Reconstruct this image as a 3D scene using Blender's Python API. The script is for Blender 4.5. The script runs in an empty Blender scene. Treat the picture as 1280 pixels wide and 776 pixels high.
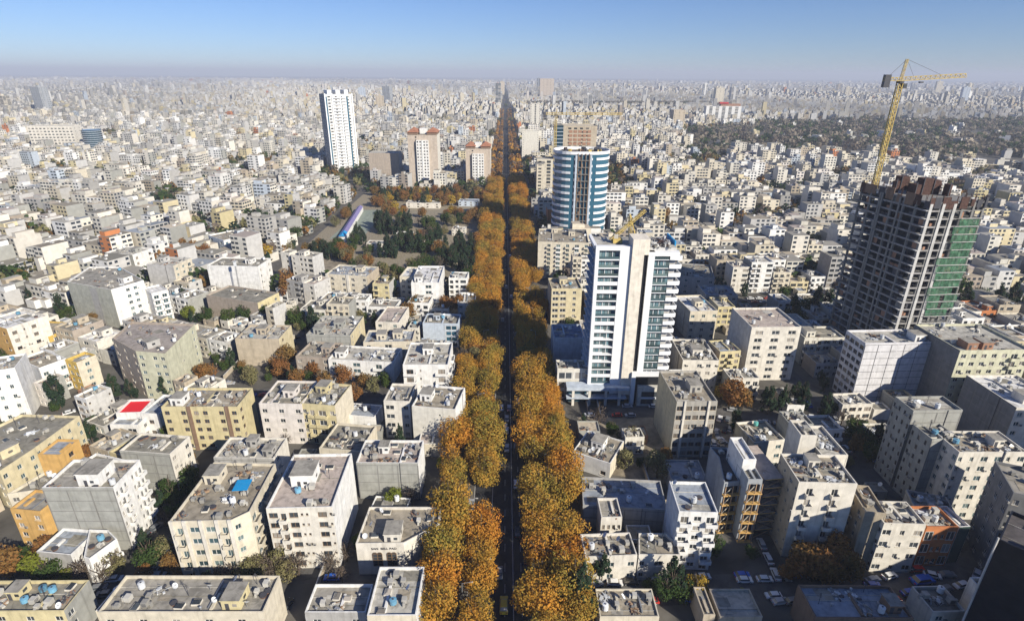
import bpy, bmesh, math, random
import numpy as np
from mathutils import Vector, Matrix, noise as mnoise
rnd = random.Random(7)
np.random.seed(7)
R = math.radians
sc = bpy.context.scene
COL = sc.collection

# ---------------------------------------------------------------- camera, world, sun, exposure
cd = bpy.data.cameras.new("camera"); cam = bpy.data.objects.new("camera", cd); COL.objects.link(cam)
cd.sensor_width = 36; cd.lens = 20.0; cd.clip_start = 1; cd.clip_end = 60000
cam.location = (0, 0, 125)
cam.matrix_world = Matrix.Translation((0, 0, 125)) @ Matrix.Rotation(R(90 - 22.5), 4, 'X') @ Matrix.Rotation(R(0.35), 4, 'Z')
sc.camera = cam
SUN_EL, SUN_AZ = 29.5, 135.0          # azimuth measured clockwise from +Y (the view direction): behind the camera, to the right
w = bpy.data.worlds.new("World"); sc.world = w; w.use_nodes = True
nt = w.node_tree; nt.nodes.clear()
sky = nt.nodes.new("ShaderNodeTexSky"); sky.sky_type = 'NISHITA'; sky.sun_disc = False
sky.sun_elevation = R(SUN_EL); sky.sun_rotation = R(SUN_AZ); sky.altitude = 980
sky.air_density = 1.0; sky.dust_density = 0.1; sky.ozone_density = 3.0
bg = nt.nodes.new("ShaderNodeBackground"); bg.inputs[1].default_value = 0.058
wo = nt.nodes.new("ShaderNodeOutputWorld")
tint = nt.nodes.new("ShaderNodeMix"); tint.data_type = 'RGBA'; tint.blend_type = 'MULTIPLY'; tint.inputs[0].default_value = 1.0; tint.inputs[7].default_value = (0.78, 0.96, 1.38, 1)
nt.links.new(sky.outputs[0], tint.inputs[6]); nt.links.new(tint.outputs[2], bg.inputs[0]); nt.links.new(bg.outputs[0], wo.inputs[0])
sl = bpy.data.lights.new("sun", 'SUN'); sl.energy = 5.0; sl.angle = R(0.5); sl.color = (1.0, 0.925, 0.79)
so = bpy.data.objects.new("sun", sl); COL.objects.link(so)
sd = Vector((math.sin(R(SUN_AZ)) * math.cos(R(SUN_EL)), math.cos(R(SUN_AZ)) * math.cos(R(SUN_EL)), math.sin(R(SUN_EL))))
so.rotation_euler = sd.to_track_quat('Z', 'Y').to_euler(); so.location = (200, -200, 400)
sc.view_settings.view_transform = 'Standard'; sc.view_settings.look = 'None'
sc.view_settings.exposure = 0.42; sc.view_settings.gamma = 1.0
sc.render.engine = 'CYCLES'
sc.cycles.max_bounces = 5; sc.cycles.volume_bounces = 0; sc.cycles.diffuse_bounces = 1

# ---------------------------------------------------------------- materials
MATS = {}
def mat(name, col, var=0.16, scale=0.35, rough=0.85, objvar=0.0, metal=0.0, streak=0.0, spec=0.3, col2=None, patch=0.0, alpha=1.0, attr=None, bump=0.0):
    m = bpy.data.materials.new(name); m.use_nodes = True
    n = m.node_tree.nodes; L = m.node_tree.links; b = n["Principled BSDF"]
    b.inputs["Roughness"].default_value = rough; b.inputs["Metallic"].default_value = metal
    b.inputs["Specular IOR Level"].default_value = spec
    if alpha < 1: b.inputs["Alpha"].default_value = alpha
    geo = n.new("ShaderNodeNewGeometry")
    if attr:
        at = n.new("ShaderNodeAttribute"); at.attribute_name = attr; src = at.outputs["Color"]
    else:
        rgb = n.new("ShaderNodeRGB"); rgb.outputs[0].default_value = (*col, 1); src = rgb.outputs[0]
    def mix(a, bsock, fac, mode='MIX'):
        x = n.new("ShaderNodeMix"); x.data_type = 'RGBA'; x.blend_type = mode
        if hasattr(fac, 'default_value'): L.new(fac, x.inputs[0])
        else: x.inputs[0].default_value = fac
        for s, i in ((a, 6), (bsock, 7)):
            if hasattr(s, 'default_value'): L.new(s, x.inputs[i])
            else: x.inputs[i].default_value = (*s, 1)
        return x.outputs[2]
    def nz(sc_, detail=4, vec=None, dist=0.0):
        t = n.new("ShaderNodeTexNoise"); t.inputs["Scale"].default_value = sc_; t.inputs["Detail"].default_value = detail
        t.inputs["Distortion"].default_value = dist
        L.new(vec if vec else geo.outputs["Position"], t.inputs["Vector"]); return t.outputs["Fac"]
    def rng(s, a, bb, c, d):
        r = n.new("ShaderNodeMapRange"); r.clamp = True
        for i, v in enumerate((a, bb, c, d)): r.inputs[i + 1].default_value = v
        L.new(s, r.inputs[0]); return r.outputs[0]
    if patch:
        dk = col2 or tuple(c * 0.45 for c in col)
        src = mix(src, dk, rng(nz(scale * 0.9, 5, dist=1.2), 0.5, 0.62, 0, patch))
        lt = tuple(min(1, c * 1.35) for c in col)
        src = mix(src, lt, rng(nz(scale * 0.33, 3), 0.52, 0.66, 0, patch * 0.7))
    if streak:
        mp = n.new("ShaderNodeMapping"); mp.inputs["Scale"].default_value = (1, 1, 0.07); L.new(geo.outputs["Position"], mp.inputs[0])
        src = mix(src, (0.2, 0.18, 0.15), rng(nz(1.1, 5, mp.outputs[0]), 0.52, 0.75, 0, streak), 'MULTIPLY')
    v = n.new("ShaderNodeVectorMath"); v.operation = 'SCALE'; L.new(src, v.inputs[0])
    f = rng(nz(scale, 6), 0.3, 0.7, 1 - var, 1 + var * 0.7)
    if objvar:
        oi = n.new("ShaderNodeObjectInfo"); mm = n.new("ShaderNodeMath"); mm.operation = 'MULTIPLY'
        L.new(f, mm.inputs[0]); L.new(rng(oi.outputs["Random"], 0, 1, 1 - objvar, 1 + objvar * 0.5), mm.inputs[1]); f = mm.outputs[0]
    L.new(f, v.inputs["Scale"]); L.new(v.outputs[0], b.inputs["Base Color"])
    if bump:
        bp = n.new("ShaderNodeBump"); bp.inputs["Strength"].default_value = bump; bp.inputs["Distance"].default_value = 0.15
        L.new(nz(3.0, 6), bp.inputs["Height"]); L.new(bp.outputs[0], b.inputs["Normal"])
    MATS[name] = m; return m
WALLS = dict(beam=(.29, .28, .27), pier=(.76, .70, .60), white=(.78, .77, .74), ivory=(.70, .66, .58), cream=(.64, .58, .46), creampale=(.68, .65, .57), creamyellow=(.62, .54, .35), creamgreen=(.58, .57, .42),
    yellow=(.61, .53, .31), yelloworange=(.66, .46, .12), orange=(.62, .38, .13), pinkwhite=(.70, .65, .60), taupe=(.40, .34, .28), tan=(.48, .41, .31), tanwall=(.42, .36, .27),
    cement=(.35, .35, .32), grey=(.40, .39, .37), greygreen=(.42, .42, .36), greydark=(.20, .20, .20), greylight=(.52, .51, .49), greyoffice=(.40, .38, .34), bluewhite=(.50, .56, .63), brickblue=(.34, .36, .38),
    brick=(.36, .20, .13), brickorange=(.52, .20, .08), brown=(.24, .16, .11), black=(.02, .022, .028), darkgreen=(.05, .09, .08), frame=(.40, .34, .30), whitegrid=(.66, .65, .66), pinkwall=(.52, .44, .36))
ROOFS = dict(tar=(.25, .235, .195), taupe=(.33, .29, .225), grey=(.32, .30, .26), greylight=(.46, .44, .39), white=(.70, .69, .67), pink=(.46, .39, .34), mauve=(.35, .31, .28), greyblue=(.30, .33, .37),
    tarshade=(.20, .24, .32), red=(.60, .05, .05), tanroof=(.50, .43, .33), darkroof=(.10, .09, .09))
for k, c in WALLS.items(): mat('wall_' + k, c, var=.16, scale=.5, streak=.3 if k not in ('black',) else 0, rough=.9 if k != 'black' else .25)
for k, c in ROOFS.items(): mat('roof_' + k, c if k != 'red' else (.72, .02, .03), var=.22 if k != 'red' else .05, scale=.5, patch=.55 if k != 'red' else 0, rough=.95)
def glass(name, dark, curtain, frac=.7):
    m = mat(name, dark, var=.2, rough=.12, spec=.6)
    n = m.node_tree.nodes; L = m.node_tree.links; b = n["Principled BSDF"]
    oi = n.new("ShaderNodeObjectInfo"); geo = n.new("ShaderNodeNewGeometry")
    ad = n.new("ShaderNodeMath"); ad.operation = 'ADD'; L.new(oi.outputs["Random"], ad.inputs[0]); L.new(geo.outputs["Random Per Island"], ad.inputs[1])
    fr = n.new("ShaderNodeMath"); fr.operation = 'FRACT'; L.new(ad.outputs[0], fr.inputs[0])
    cr = n.new("ShaderNodeValToRGB"); cr.color_ramp.interpolation = 'CONSTANT'
    e = cr.color_ramp.elements; e[0].position = 0; e[0].color = (*dark, 1); e[1].position = frac; e[1].color = (*curtain, 1)
    x = e.new(frac + .18); x.color = (*[c * .45 for c in curtain], 1); x = e.new(frac * .5); x.color = (*[c * 1.9 for c in dark], 1)
    L.new(fr.outputs[0], cr.inputs[0]); L.new(cr.outputs[0], b.inputs["Base Color"]); return m
glass('glass', (.03, .035, .04), (.34, .31, .27), .72)
glass('glass_blue', (.018, .062, .095), (.03, .10, .15), .75)
glass('glass_tower', (.07, .12, .14), (.20, .28, .30), .6)
glass('glass_teal', (.035, .06, .068), (.15, .21, .21), .7)
mat('frame_white', (.62, .61, .58), rough=.6); mat('frame_brown', (.20, .13, .08), rough=.6)
mat('concrete', (.24, .235, .22), streak=.3); mat('concrete_dark', (.07, .07, .08), streak=.3)  # dark concrete also carries painted shade inside the unfinished tower
mat('metal', (.45, .46, .47), rough=.45, metal=.5, objvar=.3); mat('metal_dark', (.08, .08, .09), rough=.5)
mat('rust', (.085, .045, .035), var=.4, scale=1.2); mat('timber', (.36, .24, .15), var=.3)
mat('tank_white', (.72, .74, .75), rough=.5, objvar=.3); mat('tank_blue', (.16, .36, .50), rough=.5, objvar=.35); mat('tank_teal', (.15, .5, .45), rough=.5)
mat('pot_rust', (.26, .14, .09), rough=.8, objvar=.4); mat('cooler', (.52, .50, .45), rough=.7, objvar=.45)
mat('crane_yellow', (.55, .41, .13), var=.3, scale=.8, rough=.6); mat('blue_sheet', (.02, .30, .62), rough=.6); mat('blue_roof', (.24, .21, .40), rough=.6)
mat('net_green', (.085, .22, .125), var=.6, scale=.7, rough=.9, alpha=.6, patch=.7); mat('white_paint', (.80, .81, .82), var=.06)
mat('street', (.11, .105, .10), var=.3, scale=.25, patch=.4); mat('asphalt', (.035, .036, .04), var=.3, scale=.25, patch=.3); mat('paving', (.13, .12, .105), var=.25, scale=.6, patch=.3); mat('kerb', (.36, .35, .33))
mat('marking', (.34, .34, .34), var=.3, scale=2); mat('ground', (.12, .112, .098), var=.4, scale=.07, patch=.6); mat('soil', (.28, .24, .18), var=.4, scale=.3, patch=.4)
mat('court', (.26, .30, .25), var=.2, scale=.4, patch=.3); mat('lawn', (.29, .25, .18), var=.4, scale=.8)
mat('rubber', (.02, .02, .02)); mat('bark', (.11, .085, .06), var=.3, scale=2); mat('red_paint', (.55, .04, .04)); mat('terracotta', (.38, .17, .10), var=.2)
mat('city_wall', (1, 1, 1), attr='Col', var=.12, rough=.9); mat('city_glass', (.035, .045, .06), rough=.25, spec=.5)
def leafmat(name, cols, transl=.25):
    m = bpy.data.materials.new(name); m.use_nodes = True; n = m.node_tree.nodes; L = m.node_tree.links; b = n["Principled BSDF"]
    b.inputs["Roughness"].default_value = .75; b.inputs["Specular IOR Level"].default_value = .15
    oi = n.new("ShaderNodeObjectInfo"); geo = n.new("ShaderNodeNewGeometry"); nz = n.new("ShaderNodeTexNoise"); nz.inputs["Scale"].default_value = .16; nz.inputs["Detail"].default_value = 3
    L.new(geo.outputs["Position"], nz.inputs["Vector"])
    def mth(op, a, bb):
        x = n.new("ShaderNodeMath"); x.operation = op
        for i, s in enumerate((a, bb)):
            if hasattr(s, 'default_value'): L.new(s, x.inputs[i])
            else: x.inputs[i].default_value = s
        return x.outputs[0]
    v = mth('ADD', mth('MULTIPLY', oi.outputs["Random"], .42), mth('MULTIPLY', geo.outputs["Random Per Island"], .30))
    v = mth('ADD', v, mth('MULTIPLY', mth('SUBTRACT', nz.outputs["Fac"], .35), .95))
    cr = n.new("ShaderNodeValToRGB"); e = cr.color_ramp.elements
    k = len(cols)
    e[0].position = 0.05; e[0].color = (*cols[0], 1); e[1].position = .95; e[1].color = (*cols[-1], 1)
    for i in range(1, k - 1): x = e.new(.05 + .9 * i / (k - 1)); x.color = (*cols[i], 1)
    L.new(v, cr.inputs[0]); L.new(cr.outputs[0], b.inputs["Base Color"])
    tr = n.new("ShaderNodeBsdfTranslucent"); L.new(cr.outputs[0], tr.inputs[0]); ms = n.new("ShaderNodeMixShader"); ms.inputs[0].default_value = transl
    L.new(b.outputs[0], ms.inputs[1]); L.new(tr.outputs[0], ms.inputs[2]); L.new(ms.outputs[0], n["Material Output"].inputs[0])
    MATS[name] = m
leafmat('leaf_plane', [(.15, .16, .035), (.33, .24, .045), (.47, .26, .042), (.55, .25, .034), (.48, .175, .028)])
leafmat('leaf_rust', [(.14, .11, .04), (.24, .145, .045), (.27, .125, .04), (.22, .095, .035)])
leafmat('leaf_green', [(.03, .055, .018), (.05, .085, .02), (.08, .11, .02)])
leafmat('leaf_lime', [(.13, .17, .02), (.20, .22, .03), (.24, .22, .03)])
leafmat('leaf_pine', [(.018, .036, .022), (.03, .055, .028), (.042, .07, .03)])
leafmat('leaf_yellow', [(.36, .24, .03), (.46, .30, .04), (.40, .32, .06)])
leafmat('leaf_olive', [(.16, .16, .07), (.22, .20, .09), (.20, .16, .08)])
leafmat('leaf_wood_hazy', [(.17, .175, .12), (.25, .21, .16), (.22, .17, .14)])  # paler tones put distance haze into the leaf colour
leafmat('leaf_bare', [(.11, .095, .08), (.17, .135, .11), (.14, .10, .08)])

# ---------------------------------------------------------------- helpers
class MB:
    def __init__(s): s.v = []; s.f = []; s.m = []; s.mats = []
    def mi(s, name):
        if name not in s.mats: s.mats.append(name)
        return s.mats.index(name)
    def poly(s, pts, m):
        i = len(s.v); s.v += [tuple(p) for p in pts]; s.f.append(tuple(range(i, i + len(pts)))); s.m.append(s.mi(m))
    def hexa(s, b, t, m, mt=None, bottom=True):
        i = len(s.v); s.v += [tuple(p) for p in b] + [tuple(p) for p in t]; k = len(b)
        for j in range(k): s.f.append((i + j, i + (j + 1) % k, i + k + (j + 1) % k, i + k + j)); s.m.append(s.mi(m))
        s.f.append(tuple(i + k + j for j in range(k))); s.m.append(s.mi(mt or m))
        if bottom: s.f.append(tuple(i + k - 1 - j for j in range(k))); s.m.append(s.mi(m))
    def box(s, x0, x1, y0, y1, z0, z1, m, mt=None):
        s.hexa([(x0, y0, z0), (x1, y0, z0), (x1, y1, z0), (x0, y1, z0)], [(x0, y0, z1), (x1, y0, z1), (x1, y1, z1), (x0, y1, z1)], m, mt)
    def prism(s, pts, z0, z1, m, mt=None, bottom=True):
        s.hexa([(p[0], p[1], z0) for p in pts], [(p[0], p[1], z1) for p in pts], m, mt, bottom)
    def bar(s, a, b, r, m):
        a = Vector(a); b = Vector(b); d = (b - a); 
        if d.length < 1e-6: return
        d.normalize(); u = d.cross(Vector((0, 0, 1)));
        if u.length < .05: u = Vector((1, 0, 0))
        u.normalize(); w_ = d.cross(u); u *= r; w_ *= r
        s.hexa([a - u - w_, a + u - w_, a + u + w_, a - u + w_], [b - u - w_, b + u - w_, b + u + w_, b - u + w_], m)
    def cyl(s, c, r, z0, z1, m, k=10, r1=None):
        r1 = r if r1 is None else r1
        P = [(math.cos(2 * math.pi * i / k), math.sin(2 * math.pi * i / k)) for i in range(k)]
        s.hexa([(c[0] + r * a, c[1] + r * b, z0) for a, b in P], [(c[0] + r1 * a, c[1] + r1 * b, z1) for a, b in P], m)
    def mesh(s, name):
        me = bpy.data.meshes.new(name); me.from_pydata(s.v, [], s.f)
        for x in s.mats: me.materials.append(MATS[x])
        me.polygons.foreach_set('material_index', s.m); me.update(); return me
    def build(s, name, parent=None, kind=None):
        return ob(name, s.mesh(name), parent, kind=kind)
def ob(name, me, parent=None, loc=None, rot=None, scale=None, kind=None):
    o = bpy.data.objects.new(name, me); COL.objects.link(o)
    if parent: o.parent = parent
    if loc is not None: o.location = loc
    if rot is not None: o.rotation_euler = (0, 0, rot)
    if scale is not None: o.scale = scale
    if kind: o['kind'] = kind
    return o
def tag(o, label=None, cat=None, group=None, kind=None):
    if label: o['label'] = label
    if cat: o['category'] = cat
    if group: o['group'] = group
    if kind: o['kind'] = kind
    return o
def empty(name, x, y, z=0, rot=0):
    o = bpy.data.objects.new(name, None); COL.objects.link(o); o.location = (x, y, z); o.rotation_euler = (0, 0, rot); o.empty_display_size = .1; return o
_t = 'second third fourth fifth sixth seventh eighth ninth tenth eleventh twelfth thirteenth fourteenth fifteenth sixteenth seventeenth eighteenth nineteenth twentieth'.split()
_t += ['twenty-' + q for q in ('first second third fourth fifth sixth seventh eighth ninth').split()] + ['thirtieth'] + ['thirty-' + q for q in ('first second third fourth fifth sixth seventh eighth ninth').split()] + ['fortieth'] + ['forty-' + q for q in ('first second third fourth fifth sixth seventh eighth ninth').split()]
ORD = ['leftmost'] + [q + ' from left' for q in _t]
PEND = []          # (object, base label, screen-left key)
def later(o, base, key): PEND.append((o, base, key))
def settle_labels():
    d = {}
    for o, b, k in [(o, ' '.join(b.replace(' building ', ' house ').split()[:12]), k) for o, b, k in PEND]: d.setdefault(b, []).append((k, o))
    for b, l in d.items():
        if len(l) == 1: l[0][1]['label'] = b; continue
        l.sort(key=lambda t: t[0])
        for i, (k, o) in enumerate(l):
            o['label'] = (b + ', ' + (ORD[i] if i < len(ORD) - 1 else 'right end')) if i < len(l) - 1 or len(l) < 3 else b + ', rightmost'
REFS = []          # (x, y, phrase)
def relation(x, y, maxn=1):
    best = min(REFS, key=lambda r: (r[0] - x) ** 2 + ((r[1] - y) * .8) ** 2)
    dx, dy = x - best[0], y - best[1]
    if abs(dx) > abs(dy) * .9: rel = 'right of' if dx > 0 else 'left of'
    else: rel = 'behind' if dy > 0 else 'in front of'
    return rel + ' ' + best[2]
def skey(x, y): return x / max(y, 1)

# occupancy raster: keeps fillers and trees off what is already built
OX, OY, OW, OH, OR = -1850, 60, 1850, 880, 2.0
OCC = np.zeros((OW, OH), bool)
def inpoly(X, Y, P):
    c = np.zeros(X.shape, bool); k = len(P)
    for i in range(k):
        x0, y0 = P[i]; x1, y1 = P[(i + 1) % k]
        if y0 == y1: continue
        t = ((y0 > Y) != (y1 > Y)) & (X < (x1 - x0) * (Y - y0) / (y1 - y0) + x0); c ^= t
    return c
def cells(P):
    xs = [p[0] for p in P]; ys = [p[1] for p in P]
    i0 = max(0, int((min(xs) - OX) / OR) - 1); i1 = min(OW, int((max(xs) - OX) / OR) + 2); j0 = max(0, int((min(ys) - OY) / OR) - 1); j1 = min(OH, int((max(ys) - OY) / OR) + 2)
    if i1 <= i0 or j1 <= j0: return None
    X, Y = np.meshgrid(OX + OR * np.arange(i0, i1), OY + OR * np.arange(j0, j1), indexing='ij')
    return i0, i1, j0, j1, inpoly(X, Y, P)
def grow(P, g):
    cx = sum(p[0] for p in P) / len(P); cy = sum(p[1] for p in P) / len(P); o = []
    for p in P:
        dx, dy = p[0] - cx, p[1] - cy; l = math.hypot(dx, dy) or 1; o.append((p[0] + dx / l * g, p[1] + dy / l * g))
    return o
def mark(P, g=1.0):
    c = cells(grow(P, g))
    if c: OCC[c[0]:c[1], c[2]:c[3]] |= c[4]
def free(P):
    c = cells(P)
    if c is None: return False
    return not (OCC[c[0]:c[1], c[2]:c[3]] & c[4]).any()
def rect(cx, cy, w_, d, th):
    c, s = math.cos(th), math.sin(th); return [(cx + c * a - s * b, cy + s * a + c * b) for a, b in ((-w_ / 2, -d / 2), (w_ / 2, -d / 2), (w_ / 2, d / 2), (-w_ / 2, d / 2))]
def avx(y): return 0.9 - 0.0133 * (y - 100)     # centre line of the avenue

# ---------------------------------------------------------------- ground, avenue, streets
def sheet(name, pts, z, m, kind='structure'):
    b = MB(); b.poly([(p[0], p[1], z) for p in pts], m); o = b.build(name); tag(o, kind=kind); return o
sheet('ground', [(-26000, -300), (26000, -300), (26000, 26000), (-26000, 26000)], 0, 'ground')
def strip(name, line, width, z, m):
    b = MB(); n = len(line); L_, R_ = [], []
    for i, p in enumerate(line):
        q0 = Vector(line[max(i - 1, 0)]); q1 = Vector(line[min(i + 1, n - 1)]); d = (q1 - q0).normalized(); nn = Vector((-d.y, d.x)) * width / 2
        L_.append((p[0] + nn.x, p[1] + nn.y, z)); R_.append((p[0] - nn.x, p[1] - nn.y, z))
    for i in range(n - 1): b.poly([R_[i], R_[i + 1], L_[i + 1], L_[i]], m)
    o = b.build(name); tag(o, kind='structure'); return o
AVL = [(avx(y), y) for y in (40, 100, 400, 1000, 2500, 6000)]
strip('pavement', AVL, 46, .004, 'paving')
strip('avenue_road', AVL, 24, .008, 'asphalt')
kb = MB()
for s in (-1, 1):
    for y0, y1 in ((40, 400), (400, 1400)):
        for off in (12, 6.2):
            a = avx(y0) + s * off; c = avx(y1) + s * off
            kb.hexa([(a - .15, y0, 0), (a + .15, y0, 0), (c + .15, y1, 0), (c - .15, y1, 0)], [(a - .15, y0, .13), (a + .15, y0, .13), (c + .15, y1, .13), (c - .15, y1, .13)], 'kerb')
tag(kb.build('kerb'), kind='structure')
ln = MB()
for i in range(160):
    y = 60 + i * 7
    for off in (-2.2, 2.2):
        x = avx(y) + off; ln.poly([(x - .09, y, .014), (x + .09, y, .014), (x + .09, y + 3, .014), (x - .09, y + 3, .014)], 'marking')
for i in range(9):                                                      # pedestrian crossing
    x = avx(173) - 5 + i * 1.2; ln.poly([(x, 171.5, .014), (x + .6, 171.5, .014), (x + .6, 174.5, .014), (x, 174.5, .014)], 'marking')
for y0, y1 in ((60, 600), (600, 1300)):
    ln.poly([(avx(y0) - .12, y0, .016), (avx(y0) + .12, y0, .016), (avx(y1) + .12, y1, .016), (avx(y1) - .12, y1, .016)], 'marking')
tag(ln.build('road_marking'), kind='structure')
STREETS = [([(-135, 107), (-108, 109.5), (-67, 114.5), (-20, 117)], 7), ([(22, 109), (73, 112), (95, 109.5), (122, 116), (146, 138), (160, 175)], 9), ([(-98, 113), (-97, 140), (-96, 170), (-99, 215)], 5),
    ([(-300, 218), (-178, 217), (-139, 210), (-57, 207), (-26, 204)], 7), ([(-176, 190), (-165, 178), (-186, 120)], 6), ([(-300, 300), (-162, 268), (-60, 262), (-22, 280)], 7), ([(-178, 330), (-162, 420), (-165, 588), (-180, 760)], 7),
    ([(28, 196), (75, 196), (110, 190), (150, 184), (260, 190)], 9), ([(126, 120), (124, 182), (126, 225), (124, 300)], 8), ([(22, 262), (70, 262), (126, 258)], 7), ([(22, 330), (60, 322), (120, 318), (420, 330)], 8), ([(73, 112), (75, 150), (76, 196)], 5)]
for i, (l, wd) in enumerate(STREETS):
    strip('side_street', l, wd, .018 + .004 * i, 'street')
    for k in range(len(l) - 1):
        a, c = l[k], l[k + 1]; L0 = math.hypot(c[0] - a[0], c[1] - a[1]); th = math.atan2(c[1] - a[1], c[0] - a[0])
        mark(rect((a[0] + c[0]) / 2, (a[1] + c[1]) / 2, L0, wd, th), .3)
mark([(avx(60) - 25, 60), (avx(60) + 25, 60), (avx(1900) + 25, 1900), (avx(1900) - 25, 1900)], 0)
sheet('yard', [(-158, 352), (-120, 352), (-122, 420), (-158, 430)], .07, 'soil')
sheet('parking_lot', [(72, 164), (95, 166), (95, 184), (72, 184)], .075, 'soil')
sheet('park_ground', [(-160, 346), (-26, 346), (-32, 650), (-168, 650)], .05, 'lawn')
sheet('sports_court', [(-150, 452), (-124, 452), (-124, 560), (-150, 560)], .08, 'court')
sheet('construction_yard', [(26, 192), (66, 192), (60, 150), (30, 158)], .065, 'soil')
PARK = [(-162, 346), (-24, 346), (-32, 650), (-172, 650)]
BELT = [(330, 1000), (520, 930), (700, 820), (1100, 720), (2400, 1300), (2300, 1800), (1300, 1950), (800, 1750), (560, 1600), (380, 1380), (300, 1150)]

def rough(P, n_, amp):
    o = []; r_ = random.Random(4)
    for i in range(len(P)):
        a, e = P[i], P[(i + 1) % len(P)]
        for k in range(n_): t = k / n_; o.append((a[0] + (e[0] - a[0]) * t + r_.uniform(-amp, amp), a[1] + (e[1] - a[1]) * t + r_.uniform(-amp, amp)))
    return o
BELT = rough(BELT, 9, 34)

# ---------------------------------------------------------------- shared small meshes
def window_mesh(name, fr, gl, mull=True):
    b = MB(); t = .07
    b.box(-.5, .5, -.04, .06, 0, t, fr); b.box(-.5, .5, -.04, .06, 1 - t, 1, fr); b.box(-.5, -.5 + t, -.04, .06, t, 1 - t, fr); b.box(.5 - t, .5, -.04, .06, t, 1 - t, fr)
    if mull: b.box(-.03, .03, -.03, .05, t, 1 - t, fr)
    b.poly([(-.5 + t, .02, t), (.5 - t, .02, t), (.5 - t, .02, 1 - t), (-.5 + t, .02, 1 - t)], gl)
    return b.mesh(name)
WIN = {'w': window_mesh('window', 'frame_white', 'glass'), 'br': window_mesh('window', 'frame_brown', 'glass'), 'bl': window_mesh('window', 'frame_white', 'glass_blue'), 'te': window_mesh('window', 'frame_white', 'glass_teal')}
def cooler_mesh():
    b = MB(); b.box(-.6, .6, -.6, .6, .35, 1.5, 'cooler')
    for x in (-.55, .55):
        for y in (-.55, .55): b.bar((x, y, 0), (x, y, .4), .04, 'metal_dark')
    for k in range(4): b.box(-.45, .45, -.64, -.6, .5 + k * .23, .6 + k * .23, 'metal_dark')
    b.box(.6, 1.3, -.25, .25, .6, 1.1, 'cooler'); b.box(1.0, 1.35, -.28, .28, 0, .6, 'cooler'); return b.mesh('cooler')
def tank_mesh(m, h=1.5, r=.75, lying=False):
    b = MB(); 
    for x in (-.5, .5):
        for y in (-.5, .5): b.bar((x, y, 0), (x, y, .5), .05, 'metal_dark')
    b.cyl((0, 0), r, .5, .5 + h, m, 12); b.cyl((0, 0), r * .9, .5 + h, .62 + h, m, 12, r * .3); b.cyl((0, 0), .2, .6 + h, .72 + h, 'metal_dark', 8); return b.mesh('water_tank')
def dish_mesh():
    b = MB(); b.bar((0, 0, 0), (0, 0, 1.1), .05, 'metal'); k = 10; c = Vector((0, -.1, 1.3)); nrm = Vector((0, -.75, .66)).normalized(); u = Vector((1, 0, 0)); v = nrm.cross(u)
    ring = [c + (u * math.cos(a) + v * math.sin(a)) * .75 + nrm * .2 for a in [2 * math.pi * i / k for i in range(k)]]; mid = [c + (u * math.cos(a) + v * math.sin(a)) * .4 + nrm * .05 for a in [2 * math.pi * i / k for i in range(k)]]
    for i in range(k): j = (i + 1) % k; b.poly([mid[i], mid[j], ring[j], ring[i]], 'tank_white'); b.poly([c, mid[j], mid[i]], 'tank_white')
    b.bar(c, c + nrm * .8, .03, 'metal_dark'); return b.mesh('satellite_dish')
def vent_mesh():
    b = MB(); b.cyl((0, 0), .22, 0, .9, 'metal', 8); b.cyl((0, 0), .36, .9, 1.1, 'metal', 8, .1); return b.mesh('vent_pipe')
def pot_mesh():
    b = MB(); b.cyl((0, 0), .65, 0, .5, 'pot_rust', 12, .85); b.cyl((0, 0), .8, .5, .62, 'concrete_dark', 12); return b.mesh('roof_pot')
def clutter_mesh(seed, cols):
    r = random.Random(seed); b = MB()
    for _ in range(14):
        x, y, a = r.uniform(-1.6, 1.6), r.uniform(-1.2, 1.2), r.uniform(0, 3.1); p = rect(x, y, r.uniform(.3, 1.3), r.uniform(.2, .8), a); b.prism(p, 0, r.uniform(.12, .6), r.choice(cols))
    for _ in range(6): b.bar((r.uniform(-2, 2), r.uniform(-1.5, 1.5), .1), (r.uniform(-2, 2), r.uniform(-1.5, 1.5), r.uniform(.1, .7)), .05, r.choice(cols))
    return b.mesh('clutter_pile')
def skylight_mesh():
    b = MB(); b.box(-1, 1, -.8, .8, 0, .5, 'wall_ivory'); b.hexa([(-.95, -.75, .5), (.95, -.75, .5), (.95, .75, .5), (-.95, .75, .5)], [(-.6, -.1, 1), (.6, -.1, 1), (.6, .1, 1), (-.6, .1, 1)], 'glass'); return b.mesh('skylight')
def aerial_mesh():
    b = MB(); b.bar((0, 0, 0), (0, 0, 3.6), .045, 'metal_dark')
    for k in range(4): b.bar((-.6 + k * .1, 0, 2.6 + k * .25), (.6 - k * .1, 0, 2.6 + k * .25), .03, 'metal_dark')
    return b.mesh('aerial')
M_COOL = cooler_mesh(); M_TANK = tank_mesh('tank_white'); M_TANKB = tank_mesh('tank_blue', 1.1, .85); M_TANKT = tank_mesh('tank_teal', 1.2, .8); M_DISH = dish_mesh(); M_VENT = vent_mesh(); M_POT = pot_mesh(); M_SKY = skylight_mesh(); M_AER = aerial_mesh()
M_CLUT = [clutter_mesh(k, cc) for k, cc in enumerate((['timber', 'metal', 'cooler'], ['metal_dark', 'cooler', 'tank_white'], ['rust', 'timber', 'concrete'], ['wall_bluewhite', 'metal', 'tank_white'], ['concrete', 'wall_brick', 'concrete_dark']))]
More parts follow.
